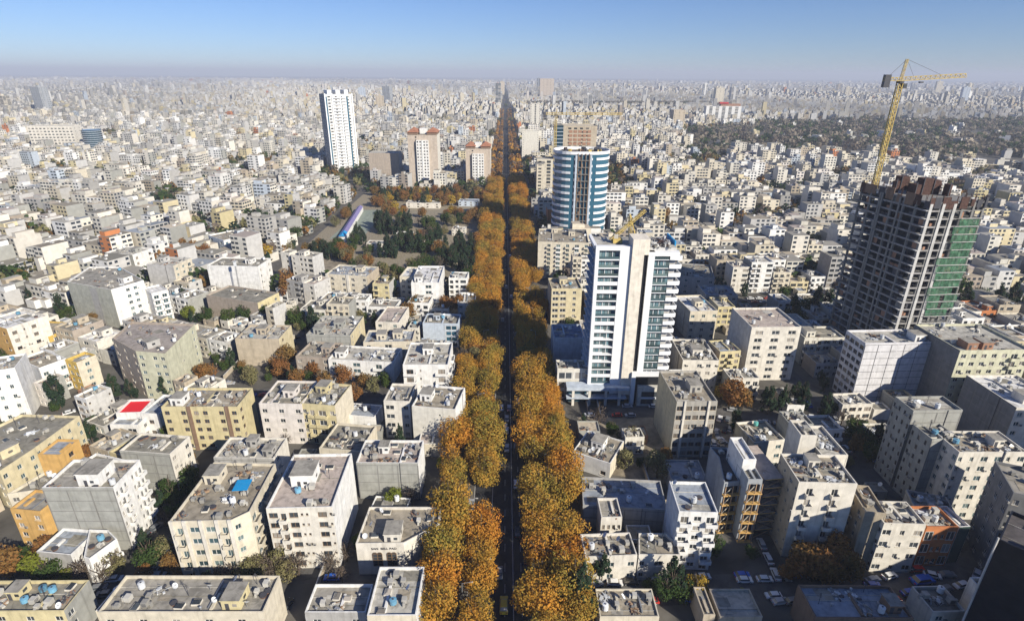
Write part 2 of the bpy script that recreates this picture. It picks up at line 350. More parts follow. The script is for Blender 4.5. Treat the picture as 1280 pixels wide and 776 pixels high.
def hut_mesh(m, w_=4.2, d=5.0, h=2.7):
    b = MB(); b.box(-w_ / 2, w_ / 2, -d / 2, d / 2, 0, h, 'wall_' + m); b.box(-w_ / 2 - .2, w_ / 2 + .2, -d / 2 - .2, d / 2 + .2, h, h + .25, 'wall_' + m, 'roof_grey')
    b.box(-1.3, -.4, -d / 2 - .04, -d / 2, 0, 2.0, 'metal_dark'); b.box(.4, 1.4, -d / 2 - .04, -d / 2, 1.1, 1.9, 'glass'); b.box(w_ / 2, w_ / 2 + .04, -.6, .6, 1.1, 1.9, 'glass')
    return b.mesh('stair_house')
HUTS = {}
def hut(m, small=False):
    k = (m, small)
    if small == 'big' and k not in HUTS: HUTS[k] = hut_mesh(m, 6.0, 6.6, 3.8)
    if k not in HUTS: HUTS[k] = hut_mesh(m, *((3.0, 3.4, 2.4) if small else (4.2, 5.0, 2.8)))
    return HUTS[k]
def furnish(root, P, cx, cy, H, o, r, wall, n, lod=0):
    th = math.atan2(P[1][1] - P[0][1], P[1][0] - P[0][0]); placed = []
    xs = [p[0] for p in P]; ys = [p[1] for p in P]
    w_, d_ = max(xs) - min(xs), max(ys) - min(ys); area = w_ * d_
    def spot(rad):
        for _ in range(30):
            x, y = r.uniform(min(xs), max(xs)), r.uniform(min(ys), max(ys))
            tst = [(x + rad * a, y + rad * b) for a, b in ((-1, -1), (1, -1), (1, 1), (-1, 1))]
            if all(bool(inpoly(np.array([q[0]]), np.array([q[1]]), P)[0]) for q in tst) and all((x - q[0]) ** 2 + (y - q[1]) ** 2 > (rad + q[2]) ** 2 for q in placed):
                placed.append((x, y, rad)); return x - cx, y - cy
        return None
    nh = o.get('n_hut', 1 if area > 110 else 0)
    for _ in range(nh):
        sm = 'big' if o.get('big') else area < 220; q = spot(3.4 if sm == 'big' else (1.9 if sm else 2.8))
        if q: ob('stair_house', hut(o.get('hut', wall), sm), root, (q[0], q[1], H), th)
    for _ in range(o.get('n_tank', r.choice((0, 1, 1)) if n > 2 else 0)):
        q = spot(.9); tk = {'blue': M_TANKB, 'teal': M_TANKT}.get(o.get('tank'), r.choice((M_TANK, M_TANK, M_TANK, M_TANK, M_TANKB)))
        if q: ob('water_tank', tk, root, (q[0], q[1], H), th)
    for _ in range(n):
        k = r.choice(('cooler', 'cooler', 'cooler', 'satellite_dish', 'vent_pipe', 'clutter_pile', 'clutter_pile', 'roof_pot', 'skylight', 'aerial'))
        me = {'cooler': M_COOL, 'satellite_dish': M_DISH, 'vent_pipe': M_VENT, 'roof_pot': M_POT, 'skylight': M_SKY, 'aerial': M_AER}.get(k) or r.choice(M_CLUT)
        q = spot({'cooler': 1.0, 'clutter_pile': 1.4, 'skylight': 1.1}.get(k, .6))
        if q: ob(k, me, root, (q[0], q[1], H), th + r.choice((0, math.pi / 2, math.pi, -math.pi / 2)) + r.uniform(-.08, .08), (1, 1, 1) if k != 'cooler' else (r.uniform(.8, 1.2),) * 3)

# ---------------------------------------------------------------- buildings with real openings
def facade(b, p0, p1, z0, z1, spec, fl, H, m, root, c, win='w', joined=None, stagger=False):
    """outer wall of one side; letters are the columns of openings, windows sit back in the wall"""
    dx, dy = p1[0] - p0[0], p1[1] - p0[1]; L = math.hypot(dx, dy); ux, uy = dx / L, dy / L; nx, ny = uy, -ux
    def P(u, z, dep=0): return (p0[0] + ux * u - nx * dep - c[0], p0[1] + uy * u - ny * dep - c[1], z)
    def quad(u0, u1, a, bz, mm=m):
        if u1 - u0 > 1e-3 and bz - a > 1e-3: b.poly([P(u0, a), P(u1, a), P(u1, bz), P(u0, bz)], mm)
    def pbox(u0, u1, a, bz, d0, d1, bb, mm):
        bb.hexa([P(u0, a, -d1), P(u1, a, -d1), P(u1, a, -d0), P(u0, a, -d0)], [P(u0, bz, -d1), P(u1, bz, -d1), P(u1, bz, -d0), P(u0, bz, -d0)], mm)
    th = math.atan2(uy, ux)
    if not spec or all(ch == '.' for ch in spec):
        quad(0, L, z0, z1)
        if joined is None and fl >= 2 and L > 5:
            mm = 'concrete' if m in ('wall_cement', 'wall_grey', 'wall_greydark') else m
            for k in range(1, fl + 1): pbox(.02, L - .02, k * H / fl - .22, k * H / fl, .003, .035, b, mm)
            nc = max(1, int(L / 5.5))
            for k in range(nc + 1):
                a = .02 + (L - .34) * k / nc; pbox(a, a + .3, z0, z1 - .9, .036, .06, b, mm)
            if hash(round(L * 10)) % 3 == 0: pbox(L * .7, L * .7 + .12, 1, z1, .061, .18, b, 'metal_dark')
        return
    wts = {'|': .42, 's': .6, 'W': 1.35, 'B': 1.7, 'L': 1, '.': .8, 'G': 1.5}
    tot = sum(wts.get(ch, 1) for ch in spec); fh = H / fl; u = 0
    for ch in spec:
        cw = L * wts.get(ch, 1) / tot; a, e = u, u + cw; u = e
        if ch in '.': quad(a, e, z0, z1); continue
        if ch == '|': quad(a, e, z0, z1); pbox(a + .05, e - .05, z0, z1 + .25, 0.003, .45, b, 'wall_ivory' if m in ('wall_ivory', 'wall_cream', 'wall_greyoffice') else ('wall_brown' if m == 'wall_yellow' else m)); continue
        if ch == 's': ww, hh, sill = min(.7, cw * .5), .9, 1.4
        elif ch == 'W': ww, hh, sill = min(cw * .78, 3.4), 1.8, .8
        elif ch in 'bB': ww, hh, sill = min(cw * .62, 2.8), 2.2, .15
        elif ch == 'Y': ww, hh, sill = min(cw * .8, 3), 2.1, .15
        elif ch in 'GL': ww, hh, sill = cw * .9, fh * .72, .4
        else: ww, hh, sill = min(cw * .56, 1.9), 1.6, .9
        hh = min(hh, fh - sill - .3); m0 = (a + e) / 2; w0, w1 = m0 - ww / 2, m0 + ww / 2; dep = .28 if ch not in 'GL' else .15
        quad(a, w0, z0, z1); quad(w1, e, z0, z1); zc = z0
        for k in range(fl):
            zb = k * fh + sill; zt = zb + hh
            if zb < z0: continue
            if ch == 'Y' and k < 1: continue
            quad(w0, w1, zc, zb); zc = zt
            b.poly([P(w0, zb), P(w1, zb), P(w1, zb, dep), P(w0, zb, dep)], m); b.poly([P(w0, zt, dep), P(w1, zt, dep), P(w1, zt), P(w0, zt)], m)
            b.poly([P(w0, zb, dep), P(w0, zt, dep), P(w0, zt), P(w0, zb)], m); b.poly([P(w1, zb), P(w1, zt), P(w1, zt, dep), P(w1, zb, dep)], m)
            if joined is not None: joined.poly([P(w0, zb, dep), P(w1, zb, dep), P(w1, zt, dep), P(w0, zt, dep)], 'glass')
            else: ob('window', WIN[win], root, P(m0, zb, dep - .05), th, (ww, 1, hh))
            if ch in 'bBY' and k > 0:
                bb = MB(); x0, x1 = (a + .15, e - .15); D = 1.25
                if ch == 'Y': x0, x1 = a + .1, e - .1
                if stagger: sh = (k % 2) * .5 - .25; x0 += sh; x1 += sh
                zf = k * fh - .05; mm = m if ch != 'Y' else 'wall_white'
                pbox(x0, x1, zf - .18, zf, .004, D, bb, mm); pbox(x0, x1, zf, zf + 1.0, D - .12, D, bb, mm); pbox(x0, x0 + .1, zf, zf + 1.0, .004, D - .12, bb, mm); pbox(x1 - .1, x1, zf, zf + 1.0, .004, D - .12, bb, mm)
                bb.build('balcony', root)
            elif ch in 'wWs' and joined is None and (int(m0 * 31) + k * 17 + int(p0[0])) % 6 == 0:
                bb = MB(); pbox(w1 + .1, w1 + .9, zb + .1, zb + .7, .004, .38, bb, 'cooler'); pbox(w1 + .25, w1 + .75, zb + .2, zb + .6, .381, .4, bb, 'metal_dark'); bb.build('air_conditioner', root)
        quad(w0, w1, zc, z1)
        if ch in 'wWs' and joined is None:       # proud sills and lintels
            for k in range(fl):
                zb = k * fh + sill
                if zb >= z0: pbox(w0 - .1, w1 + .1, zb - .1, zb - .002, .003, .12, b, 'wall_' + ('cream' if m != 'wall_cream' else 'ivory'))
NAMES = {1: 'pavilion', 2: 'house', 3: 'house'}
def building(label, poly, H, fl, wall, side, roof, edges, o, r, lod=0, win=None, cat=None, group=None):
    c = (sum(p[0] for p in poly) / len(poly), sum(p[1] for p in poly) / len(poly)); k = len(poly)
    nm = 'apartment_block' if fl > 3 else ('house' if fl > 1 else 'low_building')
    root = empty(nm, c[0], c[1]); tag(root, label, cat or ('apartment block' if fl > 3 else 'house'), group)
    par = o.get('par', .85 if H > 6 else .5); b = MB(); joined = MB() if lod else None
    win = win or r.choice(('w', 'w', 'br', 'te'))
    for i in range(k if not o.get('frame') else 0):
        e = edges[i] if i < len(edges) else ''; mm = 'wall_' + (wall if (i == 0 or (e and i != 0 and side not in ('cement',)) and i != k - 2) and not (i > 0 and wall != side) else side)
        facade(b, poly[i], poly[(i + 1) % k], 0, H + par, e, fl, H, mm, root, c, win, joined, bool(o.get('stagger')))
    inn = []
    A = sum(poly[i][0] * poly[(i + 1) % k][1] - poly[(i + 1) % k][0] * poly[i][1] for i in range(k)) / 2
    t = .3
    for i in range(k):      # inset corners for the parapet
        p, q, s_ = Vector(poly[i - 1]), Vector(poly[i]), Vector(poly[(i + 1) % k]); d0 = (q - p).normalized(); d1 = (s_ - q).normalized(); n0 = Vector((-d0.y, d0.x)); n1 = Vector((-d1.y, d1.x)); bis = n0 + n1
        if bis.length < .1: bis = n0
        bis.normalize(); l = t / max(.35, bis.dot(n0)); inn.append((q.x + bis.x * l, q.y + bis.y * l))
    cop = 'wall_' + (side if side in ('white', 'ivory') else wall)
    for i in range(k):
        j = (i + 1) % k; P0, P1, Q0, Q1 = poly[i], poly[j], inn[i], inn[j]; z = H + par
        b.poly([(P0[0] - c[0], P0[1] - c[1], z), (P1[0] - c[0], P1[1] - c[1], z), (Q1[0] - c[0], Q1[1] - c[1], z), (Q0[0] - c[0], Q0[1] - c[1], z)], cop)
        b.poly([(Q0[0] - c[0], Q0[1] - c[1], z), (Q1[0] - c[0], Q1[1] - c[1], z), (Q1[0] - c[0], Q1[1] - c[1], H), (Q0[0] - c[0], Q0[1] - c[1], H)], cop)
    b.build('wall', root)
    rb = MB(); rb.poly([(p[0] - c[0], p[1] - c[1], H) for p in inn], 'roof_' + roof)
    if lod == 0 and k == 4 and H > 5 and roof != 'red':            # bitumen laps and a low rib across the roof
        for _ in range(2):
            f = r.uniform(.2, .8); a0 = Vector(inn[0]).lerp(Vector(inn[3]), f); a1 = Vector(inn[1]).lerp(Vector(inn[2]), f); rb.bar((a0.x - c[0], a0.y - c[1], H + .04), (a1.x - c[0], a1.y - c[1], H + .04), .07, 'roof_' + r.choice(('tar', 'greylight')))
    if lod == 0 and H > 3 and roof != 'red':
        xs = [p[0] for p in inn]; ys = [p[1] for p in inn]; th0 = math.atan2(poly[1][1] - poly[0][1], poly[1][0] - poly[0][0])
        for q_ in range(5):
            x, y = r.uniform(min(xs), max(xs)), r.uniform(min(ys), max(ys)); P_ = rect(x, y, r.uniform(1.5, 6), r.uniform(1, 4), th0)
            if all(bool(inpoly(np.array([t_[0]]), np.array([t_[1]]), inn)[0]) for t_ in P_): rb.prism([(t_[0] - c[0], t_[1] - c[1]) for t_ in P_], H + .004, H + .03 + .012 * q_, 'roof_' + r.choice((roof, 'tar', 'grey', 'taupe', 'greylight', 'tar')), bottom=False)
        if k == 4:
            for q_ in range(r.choice((0, 1, 1, 2))):
                f = r.uniform(.2, .8); a0 = Vector(inn[0]).lerp(Vector(inn[1]), f); a1 = Vector(inn[3]).lerp(Vector(inn[2]), f); e0 = a0.lerp(a1, r.uniform(0, .3)); e1 = a0.lerp(a1, r.uniform(.5, 1)); rb.bar((e0.x - c[0], e0.y - c[1], H + .25), (e1.x - c[0], e1.y - c[1], H + .25), .16 if q_ else .3, 'metal' if q_ else cop)
    rb.build('roof', root)
    if joined and joined.v: joined.build('window', root, kind='stuff')
    furnish(root, inn, c[0], c[1], H, o, r, wall if wall in WALLS else 'cream', int(o.get('items', 4) * (1.7 if lod == 0 else 1)), lod)
    return root, c, inn

HERO = [
 ('tarred roof with blue water tanks and yellow gable in the bottom left corner', 'the blue-tank roof in the corner', [(-125.8, 93.6), (-102.4, 94.0), (-102.6, 102.7), (-126.0, 102.3)], 10, 3, 'yellow', 'cement', 'tar', ['w.w.w.w', 'w..', '', ''], {'items': 9, 'tank': 'blue', 'n_tank': 3}),
 ('long grey flat roof with a yellow stair house at the bottom edge', 'the long roof with the yellow stair house', [(-92.8, 92.1), (-55.7, 92.4), (-55.8, 102.5), (-92.9, 102.3)], 12, 3, 'cream', 'cream', 'grey', ['w.w.w.w.w.', '..', '', ''], {'items': 14, 'hut': 'yellow'}),
 ('low grey roof with two rusty round pots beside a shaded courtyard', 'the low roof with rusty round pots', [(-48.0, 95.7), (-33.8, 95.8), (-33.9, 103.8), (-48.0, 103.7)], 8, 2, 'grey', 'white', 'grey', ['w.w', '', '', ''], {'items': 4, 'n_hut': 0}),
 ('pale grey flat roof with a bright white right parapet next to the avenue trees', 'the grey roof with the white parapet', [(-32.4, 92.5), (-21.3, 92.6), (-21.4, 106.4), (-32.5, 106.3)], 11, 3, 'cream', 'white', 'greylight', ['w.w.', '.', '', ''], {'items': 5, 'n_hut': 0, 'tank': 'blue'}),
 ('low white hall with four tall arched windows and dark lettering on its front', 'the hall with arched windows', [(-40.8, 114.8), (-28.2, 115.1), (-19.9, 121.9), (-19.8, 128.8), (-40.4, 128.6)], 10, 1, 'ivory', 'ivory', 'taupe', ['', '', '', '', ''], {'items': 6, 'n_hut': 1, 'arched': 1}),
 ('five-storey apartment block with white and brown front and a large blank white right wall', 'the block with the blank white wall', [(-63.5, 116.5), (-46.5, 117.2), (-47.4, 139.9), (-64.4, 139.2)], 20, 6, 'ivory', 'white', 'pink', ['WbWss.Ws', '', '..', ''], {'items': 6, 'hut': 'white', 'big': 1}),
 ('cream five-storey block with vertical balcony strips and a blue sheet on its roof', 'the cream block with the blue roof sheet', [(-86.7, 112.6), (-71.2, 113.3), (-67.8, 116.5), (-68.8, 136.2), (-87.0, 136.7)], 19, 5, 'cream', 'cream', 'taupe', ['|b|W|W|b|', 'w.', 'bwbwb', '', ''], {'items': 14, 'bluesheet': 1}),
 ('tall block with plain grey cement front and a white balconied right wall', 'the grey cement-fronted block', [(-126.1, 122.7), (-107.0, 122.9), (-107.2, 135.0), (-126.2, 134.9)], 21, 6, 'cement', 'white', 'grey', ['', 'wbw.wbb', '', ''], {'items': 6, 'hut': 'white', 'big': 1}),
 ('small orange three-storey house with a flat grey roof', 'the small orange house', [(-138.0, 123.6), (-128.9, 122.5), (-128.0, 130.4), (-137.1, 131.5)], 13, 4, 'orange', 'orange', 'grey', ['w.w', 'w', '', ''], {'items': 1, 'n_hut': 0}),
 ('orange cube-shaped house with a blue-grey roof and one dark small window', 'the orange cube house', [(-143.7, 142.4), (-136.9, 142.2), (-136.7, 150.2), (-143.6, 150.4)], 17, 5, 'orange', 'orange', 'greyblue', ['', 'w', '', ''], {'items': 0, 'n_hut': 0}),
 ('low building with a wide grey sloping sheet roof below the cement block', 'the wide grey sheet roof', [(-125.5, 114.4), (-115.6, 113.3), (-114.7, 122.0), (-124.6, 123.0)], 7, 2, 'grey', 'white', 'greyblue', ['w.', '', '', ''], {'items': 1, 'n_hut': 0}),
 ('small white three-storey house with stepped balconies right of the wide sheet roof', 'the stepped white balcony house', [(-110.7, 111.6), (-108.9, 111.1), (-106.2, 118.0), (-110.7, 121.2), (-116.0, 121.4)], 8, 2, 'white', 'white', 'grey', ['w', 'wbwb', '', '', ''], {'items': 4, 'n_hut': 0}),
 ('long cream slab with rows of small windows running diagonally across the left edge', 'the long diagonal cream slab', [(-166.7, 144.4), (-152.7, 138.1), (-151.1, 149.4), (-150.0, 168.2), (-170.7, 168.9), (-175.1, 157.0)], 14, 4, 'creamyellow', 'creamyellow', 'tar', ['w.w', 'w.w.w', 'w.w.w.w.w', '', '', ''], {'items': 12}),
 ('dark tarred flat roof with small skylights left of the cement-fronted block', 'the dark tarred roof', [(-147.5, 133.0), (-138.9, 135.1), (-135.7, 149.2), (-139.8, 152.0), (-144.1, 143.9)], 10, 3, 'cream', 'cream', 'tar', ['w.w', '', '', '', ''], {'items': 6, 'n_hut': 0}),
 ('low flat roof with a white skylight box between the diagonal slab and cement block', 'the roof with the white skylight box', [(-135.7, 139.0), (-123.5, 135.5), (-120.3, 146.5), (-132.5, 150.0)], 12, 3, 'cream', 'white', 'tar', ['', '', '', ''], {'items': 4, 'hut': 'white'}),
 ('low shed with a bright red sheet roof and white end wall', 'the red-roofed shed', [(-144.9, 177.7), (-136.0, 178.4), (-136.8, 187.9), (-145.6, 187.2)], 9, 2, 'white', 'white', 'red', ['w.', 'w', '', ''], {'items': 0, 'n_hut': 0, 'n_tank': 0}),
 ('small white house with a pink corner hut right of the red-roofed shed', 'the white house beside the red roof', [(-135.9, 177.8), (-128.9, 177.3), (-128.0, 190.4), (-134.9, 191.0)], 9, 2, 'white', 'white', 'greyblue', ['w', 'w', '', ''], {'items': 2, 'n_hut': 0}),
 ('glassy grey-white lean-to in front of the red-roofed shed', 'the glassy lean-to', [(-144.9, 173.5), (-134.6, 173.1), (-134.3, 181.1), (-144.6, 181.5)], 7, 2, 'white', 'white', 'greyblue', ['WW', 'w', '', ''], {'items': 1, 'n_hut': 0}),
 ('grey ribbed-wall block with a white windowed right end below the red roof', 'the grey ribbed-wall block', [(-123.6, 148.6), (-106.8, 146.9), (-105.7, 156.6), (-122.6, 158.4)], 14, 4, 'cement', 'ivory', 'tar', ['', 'w.w', '', ''], {'items': 5, 'n_hut': 0}),
 ('yellow five-storey apartment block with brown downpipes and grey penthouse', 'the yellow five-storey block', [(-121.7, 169.4), (-95.3, 169.7), (-95.5, 182.7), (-121.8, 182.4)], 17, 5, 'yellow', 'yellow', 'taupe', ['w.w|ww.w|w', 'w..', '', ''], {'items': 10, 'hut': 'white'}),
 ('white four-storey block with pinkish corner attached to a yellow twin', 'the white half of the twin block', [(-89.7, 173.7), (-74.4, 173.3), (-74.1, 189.7), (-89.3, 190.1)], 16, 4, 'pinkwhite', 'pinkwhite', 'tar', ['w.w.w', '', '', ''], {'items': 7}),
 ('yellow four-storey block with central balconies attached to a white twin', 'the yellow half of the twin block', [(-75.2, 173.9), (-62.3, 172.3), (-60.4, 187.3), (-73.3, 189.0)], 16, 4, 'yellow', 'cream', 'tar', ['wbBw', '..', '', ''], {'items': 8}),
 ('pale grey block with round skylight huts in front of the twin block', 'the block with round skylight huts', [(-93.2, 146.7), (-74.3, 146.4), (-74.1, 157.4), (-93.0, 157.6)], 13, 4, 'grey', 'ivory', 'greylight', ['', 'w.', '', ''], {'items': 8, 'n_hut': 2}),
 ('low tan-roofed house with a cream right wall between the twin and paired blocks', 'the low tan-roofed house', [(-64.0, 157.4), (-49.8, 155.7), (-47.9, 170.7), (-62.2, 172.4)], 9, 2, 'cream', 'cream', 'tar', ['w.', '..', '', ''], {'items': 9, 'n_hut': 0}),
 ('small low pale-teal roofed annex in the shade right of the yellow twin', 'the teal-roofed annex', [(-63.2, 182.7), (-51.2, 181.2), (-50.1, 189.6), (-62.2, 191.1)], 6, 1, 'white', 'white', 'greyblue', ['', '', '', ''], {'items': 3, 'n_hut': 0}),
 ('tan grey-fronted low block with pink roof and blue litter on its roof', 'the grey-fronted block by the lawn', [(-48.0, 144.6), (-28.8, 144.6), (-28.8, 156.5), (-48.0, 156.5)], 13, 4, 'cement', 'white', 'pink', ['', '', '', ''], {'items': 10, 'hut': 'white'}),
 ('narrow four-storey white block with brown-shuttered windows left of the blank cream block', 'the narrow shuttered block', [(-46.3, 177.7), (-36.8, 177.2), (-36.2, 189.8), (-45.6, 190.2)], 15, 4, 'ivory', 'ivory', 'grey', ['W.w', '', '', ''], {'items': 4, 'n_hut': 0}),
 ('blank cream block with three tiny windows beside the avenue trees', 'the blank cream block', [(-35.2, 172.6), (-19.6, 170.4), (-17.4, 185.5), (-33.0, 187.7)], 16, 4, 'creampale', 'white', 'taupe', ['..s.', '', '', ''], {'items': 8, 'hut': 'white'}),
 ('low forecourt building with white front beneath the blank cream block', 'the low forecourt building', [(-32.5, 166.1), (-20.5, 166.2), (-20.6, 174.2), (-32.6, 174.1)], 5, 1, 'cream', 'white', 'pink', ['w.', '', '', ''], {'items': 0, 'n_hut': 0}),
 ('white four-storey house with small round-cornered balconies above the blank cream block', 'the round-balcony white house', [(-44.3, 205.2), (-25.9, 205.5), (-26.1, 226.4), (-44.6, 226.1)], 15, 4, 'white', 'white', 'greylight', ['bs.b', 'b.b.', '', ''], {'items': 7}),
 ('tall white slab with eight paired windows cut by the left picture edge', 'the white slab at the left edge', [(-196.4, 185.8), (-187.6, 189.7), (-193.0, 202.0), (-201.9, 198.1)], 21, 5, 'white', 'white', 'grey', ['.w.w.', '', '', ''], {'items': 3, 'n_hut': 0}),
 ('pale yellow-white block with orange left wall near the left edge', 'the pale block near the left edge', [(-242.1, 236.8), (-223.9, 229.2), (-217.5, 244.4), (-235.8, 252.0)], 19, 5, 'orange', 'ivory', 'white', ['w.w', 'wsw.', '', ''], {'items': 4, 'n_hut': 0}),
 ('large white block with panelled grey-green left wall and six window rows', 'the large panelled white block', [(-237.2, 285.2), (-206.2, 273.6), (-198.2, 288.4), (-225.7, 311.2), (-243.0, 310.9)], 21, 6, 'greygreen', 'white', 'grey', ['', '..ww.', '', '', ''], {'items': 10, 'hut': 'white', 'panels': 1}),
 ('white balconied annex on the right end of the large panelled block', 'the balconied annex', [(-200.7, 290.2), (-191.3, 281.6), (-185.9, 287.5), (-195.3, 296.1)], 16, 5, 'white', 'white', 'white', ['s', 'bb', '', ''], {'items': 0, 'n_hut': 0}),
 ('bulky taupe and cream corner block with a mauve-brown flat roof', 'the bulky taupe corner block', [(-167.8, 215.9), (-150.9, 204.2), (-137.9, 202.2), (-141.1, 231.1), (-170.6, 233.3)], 21, 6, 'taupe', 'creamgreen', 'mauve', ['w.w.w', 'w.ww', '..s..w', '', ''], {'items': 8, 'hut': 'grey'}),
 ('plain grey-sided white block behind the large panelled block', 'the plain grey-sided block', [(-267.1, 358.2), (-246.1, 353.5), (-242.5, 369.5), (-263.5, 374.3)], 15, 4, 'cement', 'white', 'greylight', ['', 'w.w', '', ''], {'items': 4}),
 ('light grey blank-walled block with a narrow windowed right end', 'the light grey blank-walled block', [(-219.5, 325.1), (-201.7, 322.3), (-199.2, 338.2), (-216.9, 341.1)], 18, 5, 'greylight', 'cream', 'greylight', ['', 'wwb', '', ''], {'items': 5}),
 ('blue-and-white five-storey block with small square windows and a curved corner', 'the blue-and-white square-window block', [(-223.8, 407.1), (-206.0, 393.3), (-188.8, 415.5), (-206.6, 429.2)], 14, 4, 'bluewhite', 'white', 'taupe', ['W.W', 'w.w.w.w', '', ''], {'items': 5}),
 ('big plain white block with a tall antenna mast on its front', 'the big plain white block', [(-180.9, 320.9), (-149.9, 319.1), (-148.9, 335.6), (-179.9, 337.5)], 19, 5, 'white', 'white', 'tar', ['', 'w.w', '', ''], {'items': 6}),
 ('low yellow and brown walk-up below the big plain white block', 'the low yellow walk-up', [(-168.8, 292.7), (-135.7, 281.4), (-130.4, 297.2), (-163.5, 308.5)], 11, 3, 'taupe', 'yellow', 'tar', ['', 'w.w', '', ''], {'items': 5, 'n_hut': 0}),
 ('yellow-trimmed block with recessed windows behind the light grey block', 'the yellow-trimmed block', [(-269.9, 437.5), (-256.9, 431.2), (-248.9, 447.7), (-261.9, 454.0)], 13, 4, 'yellow', 'yellow', 'grey', ['bw', 'w', '', ''], {'items': 2, 'n_hut': 0}),
 ('cream L-shaped four-storey block beside the vacant yard', 'the cream block by the vacant yard', [(-111.2, 321.1), (-85.6, 317.1), (-82.7, 335.4), (-108.3, 339.5)], 14, 4, 'cream', 'tan', 'greyblue', ['|w.w|w.w', '', '', ''], {'items': 9}),
 ('white five-storey block with pale roof and a pink-striped corner left of the avenue', 'the white block with stepped roof', [(-56.3, 298.3), (-40.7, 298.6), (-41.2, 328.5), (-56.8, 328.2)], 17, 5, 'white', 'white', 'white', ['..W.', '', '.', ''], {'items': 6, 'n_hut': 1}),
 ('narrow cream stair block glued to the left of the stepped white block', 'the narrow cream stair block', [(-66.4, 317.2), (-58.8, 316.6), (-57.4, 335.0), (-65.0, 335.6)], 14, 4, 'cream', 'cream', 'white', ['wb', '', '', ''], {'items': 2, 'n_hut': 0}),
 ('low cream house with a reddish roof patch behind the arcaded villas', 'the low house with reddish roof', [(-68.7, 262.1), (-56.8, 261.3), (-55.3, 282.3), (-67.1, 283.2)], 9, 3, 'ivory', 'ivory', 'pink', ['w.w', '', '', ''], {'items': 2, 'n_hut': 0}),
 ('grey-fronted block with a yellowish right wall and white stair huts', 'the grey-fronted yellowish block', [(-95.8, 240.1), (-75.0, 239.5), (-74.3, 262.1), (-95.1, 262.7)], 12, 4, 'cement', 'creamyellow', 'greylight', ['', 'w.w.', '', ''], {'items': 12, 'n_hut': 2}),
 ('cluster of pale blue roofs with a corner glass bay in the courtyard block', 'the pale blue-roofed cluster', [(-68.5, 236.5), (-46.0, 237.7), (-46.7, 251.0), (-69.1, 249.8)], 10, 3, 'cream', 'cream', 'greyblue', ['w.W.w', '', '', ''], {'items': 8, 'n_hut': 2}),
 ('brown-walled villa with flat tan roof behind the row of orange trees', 'the brown-walled villa', [(-95.4, 223.9), (-80.2, 222.1), (-78.3, 237.5), (-93.6, 239.2)], 9, 3, 'taupe', 'taupe', 'taupe', ['w.w.w', '', '', ''], {'items': 6}),
 ('white villa with stepped oval terraces behind the orange trees', 'the oval-terraced villa', [(-80.2, 221.2), (-51.3, 218.5), (-50.0, 232.5), (-78.9, 235.2)], 9, 3, 'white', 'white', 'greylight', ['w.W.b.', '', '', ''], {'items': 10}),
 ('blue-grey sloping-front building with a green corner window beside the avenue', 'the blue-grey building by the avenue', [(-43.6, 254.2), (-26.3, 253.5), (-25.9, 265.5), (-43.1, 266.2)], 12, 4, 'bluewhite', 'bluewhite', 'tar', ['...G', '', '', ''], {'items': 5}),
 ('plain tan blank-fronted block with a yellow right end wall', 'the plain tan blank-fronted block', [(-125.5, 233.0), (-105.6, 232.9), (-105.5, 248.4), (-125.4, 248.5)], 13, 4, 'tan', 'creamyellow', 'greylight', ['', 'w.', '', ''], {'items': 8}),
 ('small white street house with a square terrace close to the left tree row', 'the small white street house', [(-30.1, 292.4), (-20.4, 292.6), (-20.7, 307.5), (-30.4, 307.4)], 8, 2, 'ivory', 'white', 'taupe', ['w.w', '', '', ''], {'items': 2, 'n_hut': 0}),
 ('orange-yellow walk-up with white window bays near the left edge', 'the orange-yellow walk-up', [(-187.1, 211.8), (-180.3, 208.9), (-177.2, 216.3), (-184.0, 219.2)], 13, 4, 'yelloworange', 'cream', 'grey', ['ww', 'w', '', ''], {'items': 1, 'n_hut': 0}),
 ('short white house with four round windows left of the orange-yellow walk-up', 'the round-window house', [(-192.1, 204.2), (-187.5, 213.0), (-202.5, 221.0), (-207.1, 212.2)], 13, 3, 'white', 'white', 'taupe', ['w.w', '', '', ''], {'items': 3, 'n_hut': 0}),
 ('yellow house with a long curved orange balcony line near the left edge', 'the house with the orange balcony', [(-217.9, 242.1), (-215.3, 258.0), (-232.0, 260.7), (-234.6, 244.9)], 9, 3, 'yelloworange', 'yelloworange', 'taupe', ['B.B', '', '', ''], {'items': 3, 'n_hut': 0}),
 ('grey concrete six-storey office with window bands and rooftop duct huts', 'the grey office with duct huts', [(56.2, 166.7), (70.2, 167.2), (69.5, 189.0), (55.4, 188.5)], 22, 6, 'greyoffice', 'creamyellow', 'taupe', ['W|WWW|W', '', '', ''], {'items': 6, 'n_hut': 1}),
 ('roofless raw block tower shell with a bluish brick left wall', 'the roofless brick shell', [(60.9, 131.4), (65.6, 132.1), (68.3, 141.6), (67.4, 148.0), (62.2, 148.3), (63.2, 143.1)], 17, 5, 'brickblue', 'brickblue', 'darkroof', ['', '', '', '', '', ''], {'items': 2, 'n_hut': 0, 'ledges': 1}),
 ('raw brick tower shell with a flat green-grey roof slab', 'the brick shell with the green-grey roof', [(65.8, 127.9), (69.8, 127.9), (69.8, 135.9), (65.8, 135.9)], 21, 6, 'brickblue', 'brickblue', 'tar', ['', '', '', ''], {'items': 0, 'n_hut': 0, 'ledges': 1}),
 ('open steel frame under construction with orange slab edges and cross bracing', 'the open frame with orange slab edges', [(71.0, 129.7), (76.4, 130.4), (74.8, 144.1), (69.4, 143.4)], 20, 6, 'frame', 'frame', 'pink', ['', '', '', ''], {'frame': 1, 'items': 2, 'n_hut': 0}),
